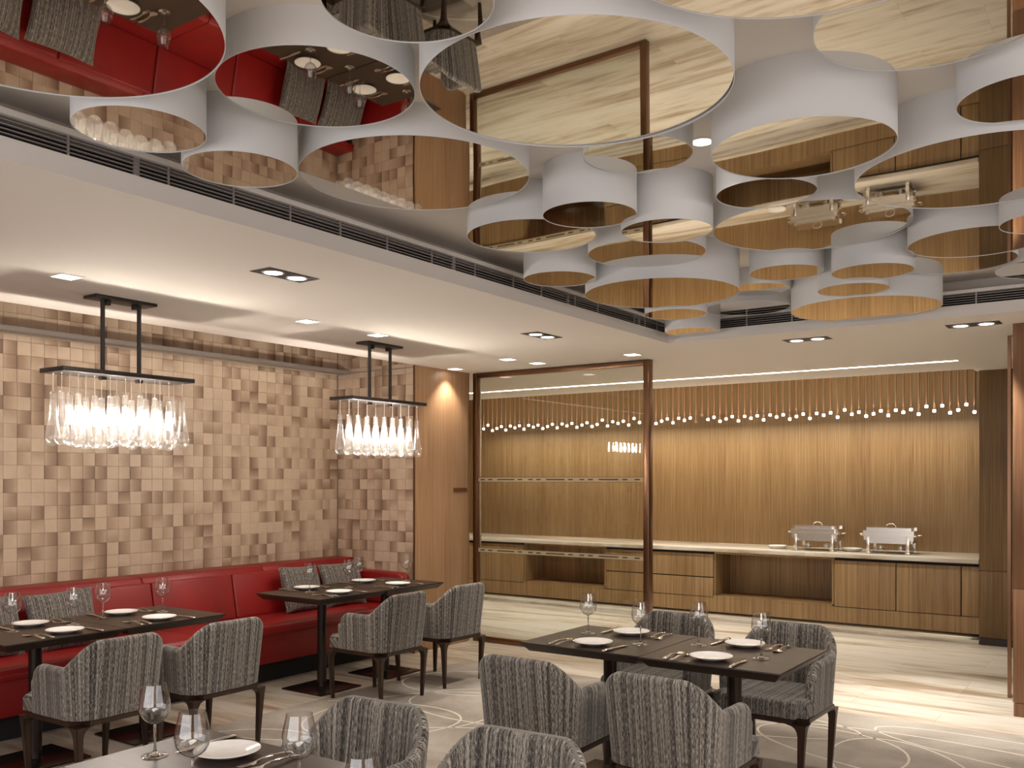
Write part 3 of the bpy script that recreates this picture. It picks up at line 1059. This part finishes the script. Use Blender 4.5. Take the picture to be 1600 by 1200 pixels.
def pillow_mesh(w=0.46, h=0.40, t=0.13):
    bm = bmesh.new()
    n = 18
    grid = {}
    for s in (1, -1):
        for i in range(n+1):
            for j in range(n+1):
                u, v = i/n*2-1, j/n*2-1
                edge = max(abs(u), abs(v)) > 0.999
                k = (i, j, 0 if edge else s)
                if k in grid:
                    continue
                puff = (max(0, 1-abs(u)**2.6)*max(0, 1-abs(v)**2.6))**0.5
                pin = 1-0.06*(1-abs(v)**2)*abs(u)**4 if True else 1
                pin2 = 1-0.06*(1-abs(u)**2)*abs(v)**4
                grid[k] = bm.verts.new((u*w/2*pin, s*t/2*puff, v*h/2*pin2))
    for s in (1, -1):
        for i in range(n):
            for j in range(n):
                q = []
                for a, b in ((i, j), (i+1, j), (i+1, j+1), (i, j+1)):
                    q.append(grid.get((a, b, s)) or grid.get((a, b, 0)))
                bm.faces.new(q if s < 0 else list(reversed(q)))
    me = to_mesh(bm, 'pillow', 70)
    uv_planar(me, lambda c: (c.x, c.z))
    return me


pil = pillow_mesh()
pil.materials.append(M['tweed'])
for (x, y, z, rz, tilt, roll, lb) in [
        (-6.09, 2.925, 0.640, PI/2+0.10, 0.30, 0.03, 'grey tweed pillow at the left edge of the photo, leaning on the red banquette'),
        (-6.06, 3.405, 0.637, PI/2-0.12, 0.33, -0.05, 'grey tweed pillow behind the second wine glass from the left'),
        (-6.08, 5.55, 0.640, PI/2+0.05, 0.30, 0.04, 'grey tweed pillow behind the corner table, left one of its pair'),
        (-6.06, 6.02, 0.637, PI/2-0.1, 0.34, 0.0, 'grey tweed pillow nearest the end of the banquette by the door panel')]:
    o = link('pillow', pil, None, None, (x, y, z), (0, 0, 0))
    o.rotation_mode = 'XYZ'
    o.rotation_euler = (-tilt, roll, rz)
    tag(o, lb, 'pillow', 'grey tweed pillows on the banquette')

# ------------------------------------------------------------------ tables


def frustum(w, d, inset, z0, z1, name='table_top'):
    bm = bmesh.new()
    A = [bm.verts.new((sx*(w/2-inset), sy*(d/2-inset), z0)) for sx, sy in ((-1, -1), (1, -1), (1, 1), (-1, 1))]
    zt = z1-0.006
    B = [bm.verts.new((sx*w/2, sy*d/2, zt)) for sx, sy in ((-1, -1), (1, -1), (1, 1), (-1, 1))]
    D = [bm.verts.new((sx*(w/2-0.001), sy*(d/2-0.001), z1)) for sx, sy in ((-1, -1), (1, -1), (1, 1), (-1, 1))]
    bm.faces.new(A)
    bm.faces.new(D)
    for P, Q in ((A, B), (B, D)):
        for i in range(4):
            bm.faces.new((P[i], P[(i+1) % 4], Q[(i+1) % 4], Q[i]))
    return to_mesh(bm, name)


top_me = frustum(0.686, 0.686, 0.036, 0.684, 0.73)
top_me.materials.append(M['wood_dark'])
col_me = lathe([(0, 0.012), (0.045, 0.012), (0.036, 0.018), (0.035, 0.03), (0.035, 0.66), (0.035, 0.684), (0, 0.684)], 28, 'column')
col_me.materials.append(M['polemetal'])
base_me = boxes('base_plate', [(-0.21, 0.21, -0.21, 0.21, 0.0005, 0.012)], 0.002)
base_me.materials.append(M['polemetal'])
sup_me = boxes('support_plate', [(-0.15, 0.15, -0.15, 0.15, 0.676, 0.6838)])
sup_me.materials.append(M['polemetal'])
TG = 'dark wood square dining tables on single columns'


def table(x, y, z, label):
    t = thing('dining_table', label, 'table', (x, y, z), 0, TG)
    link('table_top', top_me, None, t)
    link('column', col_me, None, t)
    link('support_plate', sup_me, None, t)
    link('base_plate', base_me, None, t)


RZ = 0.0085
table(-5.19, 2.755, 0, 'dark square dining table at the left edge by the banquette, under the left pendant')
table(-5.19, 3.445, 0, 'second dark square table from the left edge, beside the banquette')
table(-5.21, 4.955, 0, 'dark square table, nearer half of the corner pair, with its slanted left end free')
table(-5.21, 5.655, 0, 'dark square table of the corner pair, closest to the wood panelled wall')
table(-2.375, 4.315, RZ, 'dark square table in the middle room, left half of the pair before the buffet')
table(-1.685, 4.30, RZ, 'dark square table in the middle room, right half of the pair before the buffet')
table(-2.295, 1.64, RZ, 'dark square table at the bottom edge left, nearest the camera with one white plate')
table(-1.605, 1.62, RZ, 'dark square table at the bottom edge mostly below the frame, next to the nearest one')

# ------------------------------------------------------------------ chairs


def shell_mesh():
    hw, rb, rc = 0.255, 0.268, 0.125
    fr = -0.125
    pts = []   # centreline (outer face) from left arm front round to right arm front
    side_len = (rb-rc)-fr
    n_side, n_arc, n_back = 14, 12, 10
    s = 0

    def half():
        out = []
        for i in range(n_back+1):
            x = i/n_back*(hw-rc)
            out.append(((x, rb), (0, 1), x))
        for i in range(1, n_arc+1):
            a = i/n_arc*PI/2
            out.append(((hw-rc+rc*math.sin(a), rb-rc+rc*math.cos(a)), (math.sin(a), math.cos(a)), hw-rc+rc*a))
        for i in range(1, n_side+1):
            y = rb-rc-i/n_side*side_len
            out.append(((hw, y), (1, 0), hw-rc+rc*PI/2+i/n_side*side_len))
        return out
    h = half()
    smax = h[-1][2]
    full = [((-p[0], p[1]), (-n[0], n[1]), -s_) for p, n, s_ in reversed(h[1:])]+h
    T = 0.052
    bm = bmesh.new()
    uvs = {}

    def H(s):
        s = abs(s)
        t = min(1, max(0, (s-0.135)/(0.345-0.135)))
        t = t*t*(3-2*t)
        z = 0.772*(1-t)+0.632*t
        e = (s-(smax-0.085))/0.085
        if e > 0:
            z -= 0.085*(1-math.sqrt(max(0, 1-e*e)))
        return z
    rings = []
    z0 = 0.372
    cols = []
    for (p, n, s_) in full:
        cols.append((p, n, s_, 1.0))
    # rounded arm fronts
    ext = []
    for q in (0.35, 0.7, 0.92, 1.0):
        ext.append((q, math.sqrt(max(0.0, 1-q*q))))
    endp, endn, ends = full[-1]
    tail = [((endp[0], endp[1]-T/2*q), endn, ends+T/2*q, max(w, 0.03)) for q, w in ext]
    headp, headn, heads = full[0]
    head = [((headp[0], headp[1]-T/2*q), headn, heads-T/2*q, max(w, 0.03)) for q, w in reversed(ext)]
    for (p, n, s_, w) in head+cols+tail:
        top = H(s_ if abs(s_) <= smax else math.copysign(smax, s_))
        rear = max(0, n[1])
        ring = []
        half_t = T/2

        def P(off, z):
            k = (z-z0)/0.40
            fl = (0.050*rear+0.018*(1-rear))*k
            o = -half_t+off*half_t*w+fl
            v = bm.verts.new((p[0]+n[0]*o, p[1]+n[1]*o, z))
            uvs[v] = (s_+(0 if off >= 0 else 1.3), z)
            return v
        zt = top-half_t*w
        for i in range(7):
            ring.append(P(1, z0+(zt-z0)*i/6))
        for i in range(1, 6):
            a = i/6*PI
            ring.append(P(math.cos(a), zt+half_t*w*math.sin(a)))
        for i in range(7):
            ring.append(P(-1, zt+(z0-zt)*i/6))
        rings.append(ring)
    m_ = len(rings[0])
    for A, B in zip(rings, rings[1:]):
        for i in range(m_):
            j = (i+1) % m_
            bm.faces.new((A[i], A[j], B[j], B[i]))
    bm.faces.new(rings[0])
    bm.faces.new(list(reversed(rings[-1])))
    bm.verts.index_update()
    uvd = [uvs[v] for v in bm.verts]
    me = to_mesh(bm, 'upholstered_shell', 55)
    uvl = me.uv_layers.new(name='UVMap')
    for l in me.loops:
        uvl.data[l.index].uv = uvd[l.vertex_index]
    return me


def seat_mesh():
    bm = bmesh.new()
    add_box(bm, -0.25, 0.25, -0.275, 0.215, 0.374, 0.458)
    # narrow between the arms, full width at the front
    bmesh.ops.bevel(bm, geom=[e for e in bm.edges if abs(e.verts[0].co.z-e.verts[1].co.z) > 0.01], offset=0.045, segments=4, affect='EDGES')
    bmesh.ops.bevel(bm, geom=[e for e in bm.edges if e.verts[0].co.z > 0.45 and e.verts[1].co.z > 0.45], offset=0.032, segments=5, affect='EDGES', profile=0.6)
    me = to_mesh(bm, 'seat', 50)
    uv_planar(me, lambda c: (c.x, c.y*1.0+c.z*1.0))
    return me


def leg_mesh(sx, sy):
    bm = bmesh.new()
    secs = [(0.0, 0.0115, 0.216, 0.234), (0.28, 0.0185, 0.230, 0.240), (0.305, 0.021, 0.230, 0.240), (0.325, 0.027, 0.226, 0.236), (0.336, 0.036, 0.218, 0.228), (0.343, 0.052, 0.203, 0.213)]
    rings = []
    for z, h, cx, cy in secs:
        rings.append([bm.verts.new((sx*cx+a*h, sy*cy+b*h, z)) for a, b in ((-1, -1), (1, -1), (1, 1), (-1, 1))])
    for A, B in zip(rings, rings[1:]):
        for i in range(4):
            bm.faces.new((A[i], A[(i+1) % 4], B[(i+1) % 4], B[i]))
    bm.faces.new(rings[0])
    bm.faces.new(list(reversed(rings[-1])))
    bmesh.ops.recalc_face_normals(bm, faces=bm.faces)
    es = [e for e in bm.edges if abs(e.verts[0].co.z-e.verts[1].co.z) > 0.004]
    bmesh.ops.bevel(bm, geom=es, offset=0.004, segments=2, affect='EDGES')
    return to_mesh(bm, 'leg', 40)


shell_me = shell_mesh()
shell_me.materials.append(M['tweed'])
seat_me = seat_mesh()
seat_me.materials.append(M['tweed'])


def rail_mesh():
    bm = bmesh.new()
    add_box(bm, -0.253, 0.253, -0.262, 0.266, 0.343, 0.372)
    bmesh.ops.bevel(bm, geom=[e for e in bm.edges if abs(e.verts[0].co.z-e.verts[1].co.z) > 0.01], offset=0.07, segments=6, affect='EDGES')
    bmesh.ops.bevel(bm, geom=[e for e in bm.edges if abs(e.verts[0].co.z-e.verts[1].co.z) < 0.001 and len(e.link_faces) == 2 and e.calc_face_angle(0) > 1], offset=0.004, segments=2, affect='EDGES')
    return to_mesh(bm, 'seat_rail', 40)


rail_me = rail_mesh()
rail_me.materials.append(M['legwood'])
leg_mes = [leg_mesh(sx, sy) for sx in (-1, 1) for sy in (-1, 1)]
for l_ in leg_mes:
    l_.materials.append(M['legwood'])
# pale piping along the top edge of the shell


def piping_mesh():
    me = shell_me
    return None


def make_chair():
    t = thing('dining_armchair', 'grey tweed dining armchair', 'chair')
    link('upholstered_shell', shell_me, None, t)
    link('seat', seat_me, None, t)
    link('seat_rail', rail_me, None, t)
    for l in leg_mes:
        link('leg', l, None, t)
    return t


chair0 = make_chair()
CH = [(-4.625, 2.765, -PI/2+0.02, 'grey tweed armchair at the left, its back to the camera, below the left edge table'),
      (-4.625, 3.445, -PI/2-0.01, 'grey tweed armchair second from left, back to the camera, right of the leftmost one'),
      (-4.64, 4.96, -PI/2, 'grey tweed armchair at the nearer half of the corner banquette table pair'),
      (-4.64, 5.665, -PI/2-0.02, 'grey tweed armchair nearest the door panel and glass partition'),
      (-2.375, 3.735, PI+0.02, 'grey tweed armchair with its back to the camera at the left middle table'),
      (-1.69, 3.725, PI-0.03, 'grey tweed armchair with its back to the camera at the right middle table'),
      (-2.375, 4.885, 0.02, 'grey tweed armchair behind the left middle table, mostly hidden by the tabletops'),
      (-1.685, 4.88, -0.03, 'grey tweed armchair facing the camera at the right middle table, showing its seat'),
      (-2.30, 2.205, 0.04, 'grey tweed armchair at the bottom edge behind the nearest table, left of two rounded tops'),
      (-1.64, 2.16, 0.06, 'grey tweed armchair at the bottom edge in the centre, only its rounded top showing')]
for i, (x, y, rz, lb) in enumerate(CH):
    c = chair0 if i == 0 else copy_tree(chair0)
    c.location = (x, y, RZ+0.0005)
    c.rotation_euler = (0, 0, rz)
    tag(c, lb, 'chair', 'grey tweed dining armchairs')

# ------------------------------------------------------------------ tableware
plate_me = lathe([(0, 0.0005), (0.052, 0.0005), (0.056, 0.003), (0.078, 0.010), (0.0985, 0.0185), (0.1, 0.0200), (0.0985, 0.0210), (0.080, 0.0150), (0.060, 0.0085), (0.045, 0.0065), (0, 0.006)], 56, 'plate', 50)
plate_me.materials.append(M['plate'])
_out = [(0.0036, 0.098), (0.012, 0.101), (0.024, 0.107), (0.035, 0.117), (0.0430, 0.131), (0.0465, 0.146), (0.0462, 0.160), (0.0435, 0.178), (0.0395, 0.197), (0.0350, 0.217), (0.0345, 0.220)]
_in = [(max(0.0, r-0.0011), z+(0.0006 if i > 2 else 0.0035)) for i, (r, z) in enumerate(_out)]
_in = [(0.0, 0.103)]+_in[1:-1]+[(0.0336, 0.2204)]
gl_bowl = lathe([(0, 0.0980)]+_out+list(reversed(_in)), 40, 'bowl', 60)
gl_bowl = lathe(_out, 40, 'bowl', 60)
gl_bowl.materials.append(M['glassbowl'])
gl_stem = lathe([(0, 0.0005), (0.038, 0.0005), (0.039, 0.0018), (0.030, 0.0035), (0.014, 0.007), (0.0065, 0.012), (0.0042, 0.022), (0.0036, 0.05), (0.0036, 0.088), (0.005, 0.0955), (0.0038, 0.0978), (0, 0.0978)], 32, 'stem', 60)
gl_stem.materials.append(M['glassware'])


def sweep_flat(secs, name):
    """secs: (y, halfwidth, z, thickness) along y"""
    bm = bmesh.new()
    rings = []
    secs = [(y_*1.04, w_*1.22, z_, t_) for y_, w_, z_, t_ in secs]
    for y, w, z, t in secs:
        rings.append([bm.verts.new((-w, y, z)), bm.verts.new((-w*0.6, y, z+t/2)), bm.verts.new((w*0.6, y, z+t/2)), bm.verts.new((w, y, z)), bm.verts.new((w*0.6, y, z-t/2)), bm.verts.new((-w*0.6, y, z-t/2))])
    for A, B in zip(rings, rings[1:]):
        for i in range(6):
            bm.faces.new((A[i], A[(i+1) % 6], B[(i+1) % 6], B[i]))
    bm.faces.new(rings[0])
    bm.faces.new(list(reversed(rings[-1])))
    return bm


HND = [(-0.10, 0.0035, 0.004, 0.003), (-0.096, 0.0085, 0.0045, 0.005), (-0.085, 0.0095, 0.006, 0.005), (-0.06, 0.0075, 0.009, 0.005), (-0.02, 0.0042, 0.012, 0.0045), (0.01, 0.0032, 0.011, 0.004)]
bmk = sweep_flat([(-0.11, 0.004, 0.005, 0.006), (-0.105, 0.009, 0.0055, 0.009), (-0.06, 0.0085, 0.0065, 0.009), (-0.02, 0.006, 0.007, 0.007), (0.0, 0.0075, 0.0065, 0.0035), (0.03, 0.0105, 0.006, 0.0016), (0.08, 0.0105, 0.005, 0.0014), (0.10, 0.006, 0.0045, 0.0012), (0.112, 0.001, 0.004, 0.001)], 'knife')
knife_me = to_mesh(bmk, 'knife', 60)
bms = sweep_flat(HND+[(0.035, 0.0035, 0.006, 0.003), (0.045, 0.010, 0.0045, 0.0028), (0.058, 0.0175, 0.003, 0.0028), (0.072, 0.0195, 0.0026, 0.0028), (0.086, 0.0165, 0.0035, 0.0028), (0.096, 0.009, 0.0055, 0.0025), (0.1, 0.002, 0.0065, 0.002)], 'spoon')
spoon_me = to_mesh(bms, 'spoon', 60)
bmf = sweep_flat(HND+[(0.032, 0.0035, 0.007, 0.003), (0.040, 0.009, 0.005, 0.0025), (0.050, 0.0118, 0.004, 0.0024), (0.058, 0.0122, 0.004, 0.0024)], 'fork')
for q in (-0.0100, -0.0034, 0.0034, 0.0100):
    add_box(bmf, q-0.0019, q+0.0019, 0.056, 0.098, 0.0028, 0.0050)
fork_me = to_mesh(bmf, 'fork', 60)
for m_ in (knife_me, spoon_me, fork_me):
    m_.materials.append(M['silver'])
TZ = 0.7305


def plate(x, y, z, label):
    tag(link('dinner_plate', plate_me, None, None, (x, y, z)), label, 'plate', 'white dinner plates on the dark tables')


glass0 = None


def glass(x, y, z, label):
    global glass0
    if glass0 is None:
        glass0 = thing('wine_glass', label, 'wine glass')
        link('bowl', gl_bowl, None, glass0)
        link('foot_and_stem', gl_stem, None, glass0)
        g = glass0
    else:
        g = copy_tree(glass0)
    g.location = (x, y, z)
    g.rotation_euler = (0, 0, random.uniform(0, 6))
    tag(g, label, 'wine glass', 'empty stemmed wine glasses on the tables')


def setting(px, py, face, z, where, knife=True, left=True):
    """face: angle of the direction the diner faces; knife right of the plate, spoon and fork left"""
    plate(px, py, z, 'white dinner plate '+where)
    f = Vector((math.cos(face), math.sin(face), 0))
    r = Vector((f.y, -f.x, 0))
    rot = face-PI/2
    P = Vector((px, py, 0))

    def put(nm, me, off, fo, dr, lb, cat):
        q = P+r*off+f*fo
        o = link(nm, me, None, None, (q.x, q.y, z), (0, 0, rot+dr))
        tag(o, lb+' '+where, cat, 'steel cutlery at the place settings')
    if knife:
        put('knife', knife_me, 0.145, -0.035, random.uniform(-0.06, 0.06), 'steel knife beside the plate', 'knife')
    if left:
        put('fork', fork_me, -0.138, -0.03, random.uniform(-0.05, 0.05), 'steel fork by the plate', 'fork')
        put('spoon', spoon_me, -0.185, -0.02, random.uniform(-0.05, 0.05), 'steel spoon outside the fork,', 'spoon')


setting(-5.382, 2.83, 0, TZ, 'at the banquette side of the left edge table')
setting(-4.99, 2.816, PI, TZ, 'at the chair side of the left edge table')
setting(-5.375, 3.401, 0, TZ, 'at the banquette side of the second table from the left')
setting(-4.985, 3.406, PI, TZ, 'at the chair side of the second table from the left')
setting(-5.422, 5.00, 0, TZ, 'at the banquette side of the nearer corner table')
setting(-5.024, 4.954, PI, TZ, 'at the chair side of the nearer corner table')
setting(-5.401, 5.604, 0, TZ, 'at the banquette side of the farther corner table')
setting(-5.025, 5.605, PI, TZ, 'at the chair side of the farther corner table')
setting(-2.365, 4.119, PI/2, TZ+RZ, 'on the near side of the left middle table')
setting(-1.718, 4.095, PI/2, TZ+RZ, 'on the near side of the right middle table')
setting(-2.355, 4.516, -PI/2, TZ+RZ, 'on the far side of the left middle table')
setting(-1.715, 4.52, -PI/2, TZ+RZ, 'on the far side of the right middle table')
setting(-2.332, 1.828, -PI/2, TZ+RZ, 'on the nearest table at the bottom edge')

for x, y, z, lb in [
        (-5.257, 2.663, TZ, 'leftmost wine glass at the left edge of the photo'),
        (-5.218, 2.997, TZ, 'second wine glass from the left, in front of the grey pillow'),
        (-5.299, 3.231, TZ, 'third wine glass from the left on the banquette tables'),
        (-5.254, 3.614, TZ, 'wine glass nearest the right end of the left table pair'),
        (-5.268, 4.887, TZ, 'wine glass at the left end of the corner table pair'),
        (-5.234, 5.266, TZ, 'wine glass at the middle of the corner table pair, front one of two overlapping'),
        (-5.359, 5.508, TZ, 'wine glass at the corner table pair, rear one of two overlapping'),
        (-5.168, 5.873, TZ, 'wine glass at the right end of the corner table pair, before the door panel'),
        (-2.563, 4.409, TZ+RZ, 'wine glass at the far left of the middle table pair, against the marble floor'),
        (-2.167, 4.257, TZ+RZ, 'wine glass right of the front plate on the left middle table'),
        (-1.916, 4.41, TZ+RZ, 'wine glass at the left rear of the right middle table'),
        (-1.533, 4.25, TZ+RZ, 'rightmost wine glass on the middle tables, before the facing armchair'),
        (-2.506, 1.697, TZ+RZ, 'tall foreground wine glass standing left on the nearest table'),
        (-2.12, 1.529+0.02, TZ+RZ, 'foreground wine glass directly left of the nearest white plate, stem cut by the bottom edge'),
        (-1.872, 1.700, TZ+RZ, 'foreground wine glass right of the nearest white plate'),
        (-1.474, 1.525, TZ+RZ, 'wine glass of which only the rim shows at the bottom edge')]:
    glass(x, y, z, lb)

# ------------------------------------------------------------------ chafing dishes on the buffet


def rbox(x0, x1, y0, y1, z0, z1, rv, rh, nm):
    bm = bmesh.new()
    add_box(bm, x0, x1, y0, y1, z0, z1)
    bmesh.ops.bevel(bm, geom=[e for e in bm.edges if abs(e.verts[0].co.z-e.verts[1].co.z) > 0.01], offset=rv, segments=4, affect='EDGES')
    top = [e for e in bm.edges if abs(e.verts[0].co.z-z1) < 1e-5 and abs(e.verts[1].co.z-z1) < 1e-5]
    bot = [e for e in bm.edges if abs(e.verts[0].co.z-z0) < 1e-5 and abs(e.verts[1].co.z-z0) < 1e-5]
    if rh > 0:
        bmesh.ops.bevel(bm, geom=top, offset=rh, segments=4, affect='EDGES')
    elif rh < 0:
        bmesh.ops.bevel(bm, geom=bot, offset=-rh, segments=4, affect='EDGES')
    return to_mesh(bm, nm, 40)


ch_pan = rbox(-0.245, 0.245, -0.155, 0.155, 0.105, 0.185, 0.03, -0.03, 'water_pan')
ch_rim = rbox(-0.275, 0.275, -0.18, 0.18, 0.183, 0.196, 0.03, 0.0, 'rim')
ch_lid = rbox(-0.25, 0.25, -0.158, 0.158, 0.196, 0.268, 0.03, 0.03, 'lid')
ch_lh = tube([(0.05*math.cos(a), 0, 0.266+0.04*math.sin(a)) for a in [PI*i/14 for i in range(15)]], 0.005, 8, 'lid_handle')
ch_leg = boxes('stand_leg', [(-0.016, 0.016, -0.012, 0.012, 0.0005, 0.183), (-0.022, 0.022, -0.016, 0.016, 0.0005, 0.02)], 0.002)
ch_shelf = boxes('burner_shelf', [(-0.19, 0.19, -0.05, 0.05, 0.028, 0.033), (-0.2, -0.19, -0.15, 0.15, 0.028, 0.04), (0.19, 0.2, -0.15, 0.15, 0.028, 0.04)], 0.001)
ch_burn = lathe([(0, 0), (0.036, 0), (0.038, 0.004), (0.038, 0.03), (0.03, 0.034), (0.03, 0.042), (0.018, 0.044), (0, 0.044)], 24, 'burner')
ch_hand = tube([(0.27, -0.05, 0.19), (0.305, -0.045, 0.197), (0.315, 0, 0.20), (0.305, 0.045, 0.197), (0.27, 0.05, 0.19)], 0.006, 8, 'side_handle')
for m_ in (ch_pan, ch_rim, ch_lid, ch_lh, ch_leg, ch_shelf, ch_burn, ch_hand):
    m_.materials.append(M['chrome'])


def chafer(x, y, label):
    t = thing('chafing_dish', label, 'chafing dish', (x, y, 0.8115))
    link('water_pan', ch_pan, None, t)
    link('rim', ch_rim, None, t)
    l_ = link('lid', ch_lid, None, t)
    link('lid_handle', ch_lh, None, l_)
    for sx in (-1, 1):
        for sy in (-1, 1):
            link('stand_leg', ch_leg, None, t, (sx*0.195, sy*0.15, 0))
        link('side_handle', ch_hand, None, t, (0, 0, 0), (0, 0, 0 if sx > 0 else PI))
        link('burner', ch_burn, None, t, (sx*0.1, 0, 0.0335))
    link('burner_shelf', ch_shelf, None, t)


chafer(-3.055, 10.22, 'rectangular polished steel chafing dish on the counter, left of the two')
chafer(-2.30, 10.24, 'rectangular polished steel chafing dish on the counter, right of the two')
dish_me = lathe([(0, 0.0005), (0.075, 0.0005), (0.098, 0.016), (0.105, 0.034), (0.101, 0.036), (0.090, 0.018), (0.07, 0.010), (0, 0.009)], 40, 'dish')
dish_me.materials.append(M['plate'])
for x, y, lb in ((-3.50, 10.22, 'white round dish on the counter left of the left chafing dish'), (-2.70, 10.26, 'white round dish on the counter between the two chafing dishes')):
    tag(link('serving_dish', dish_me, None, None, (x, y, 0.811)), lb, 'dish', 'white dishes on the buffet')
print('floor tiles', nfl)
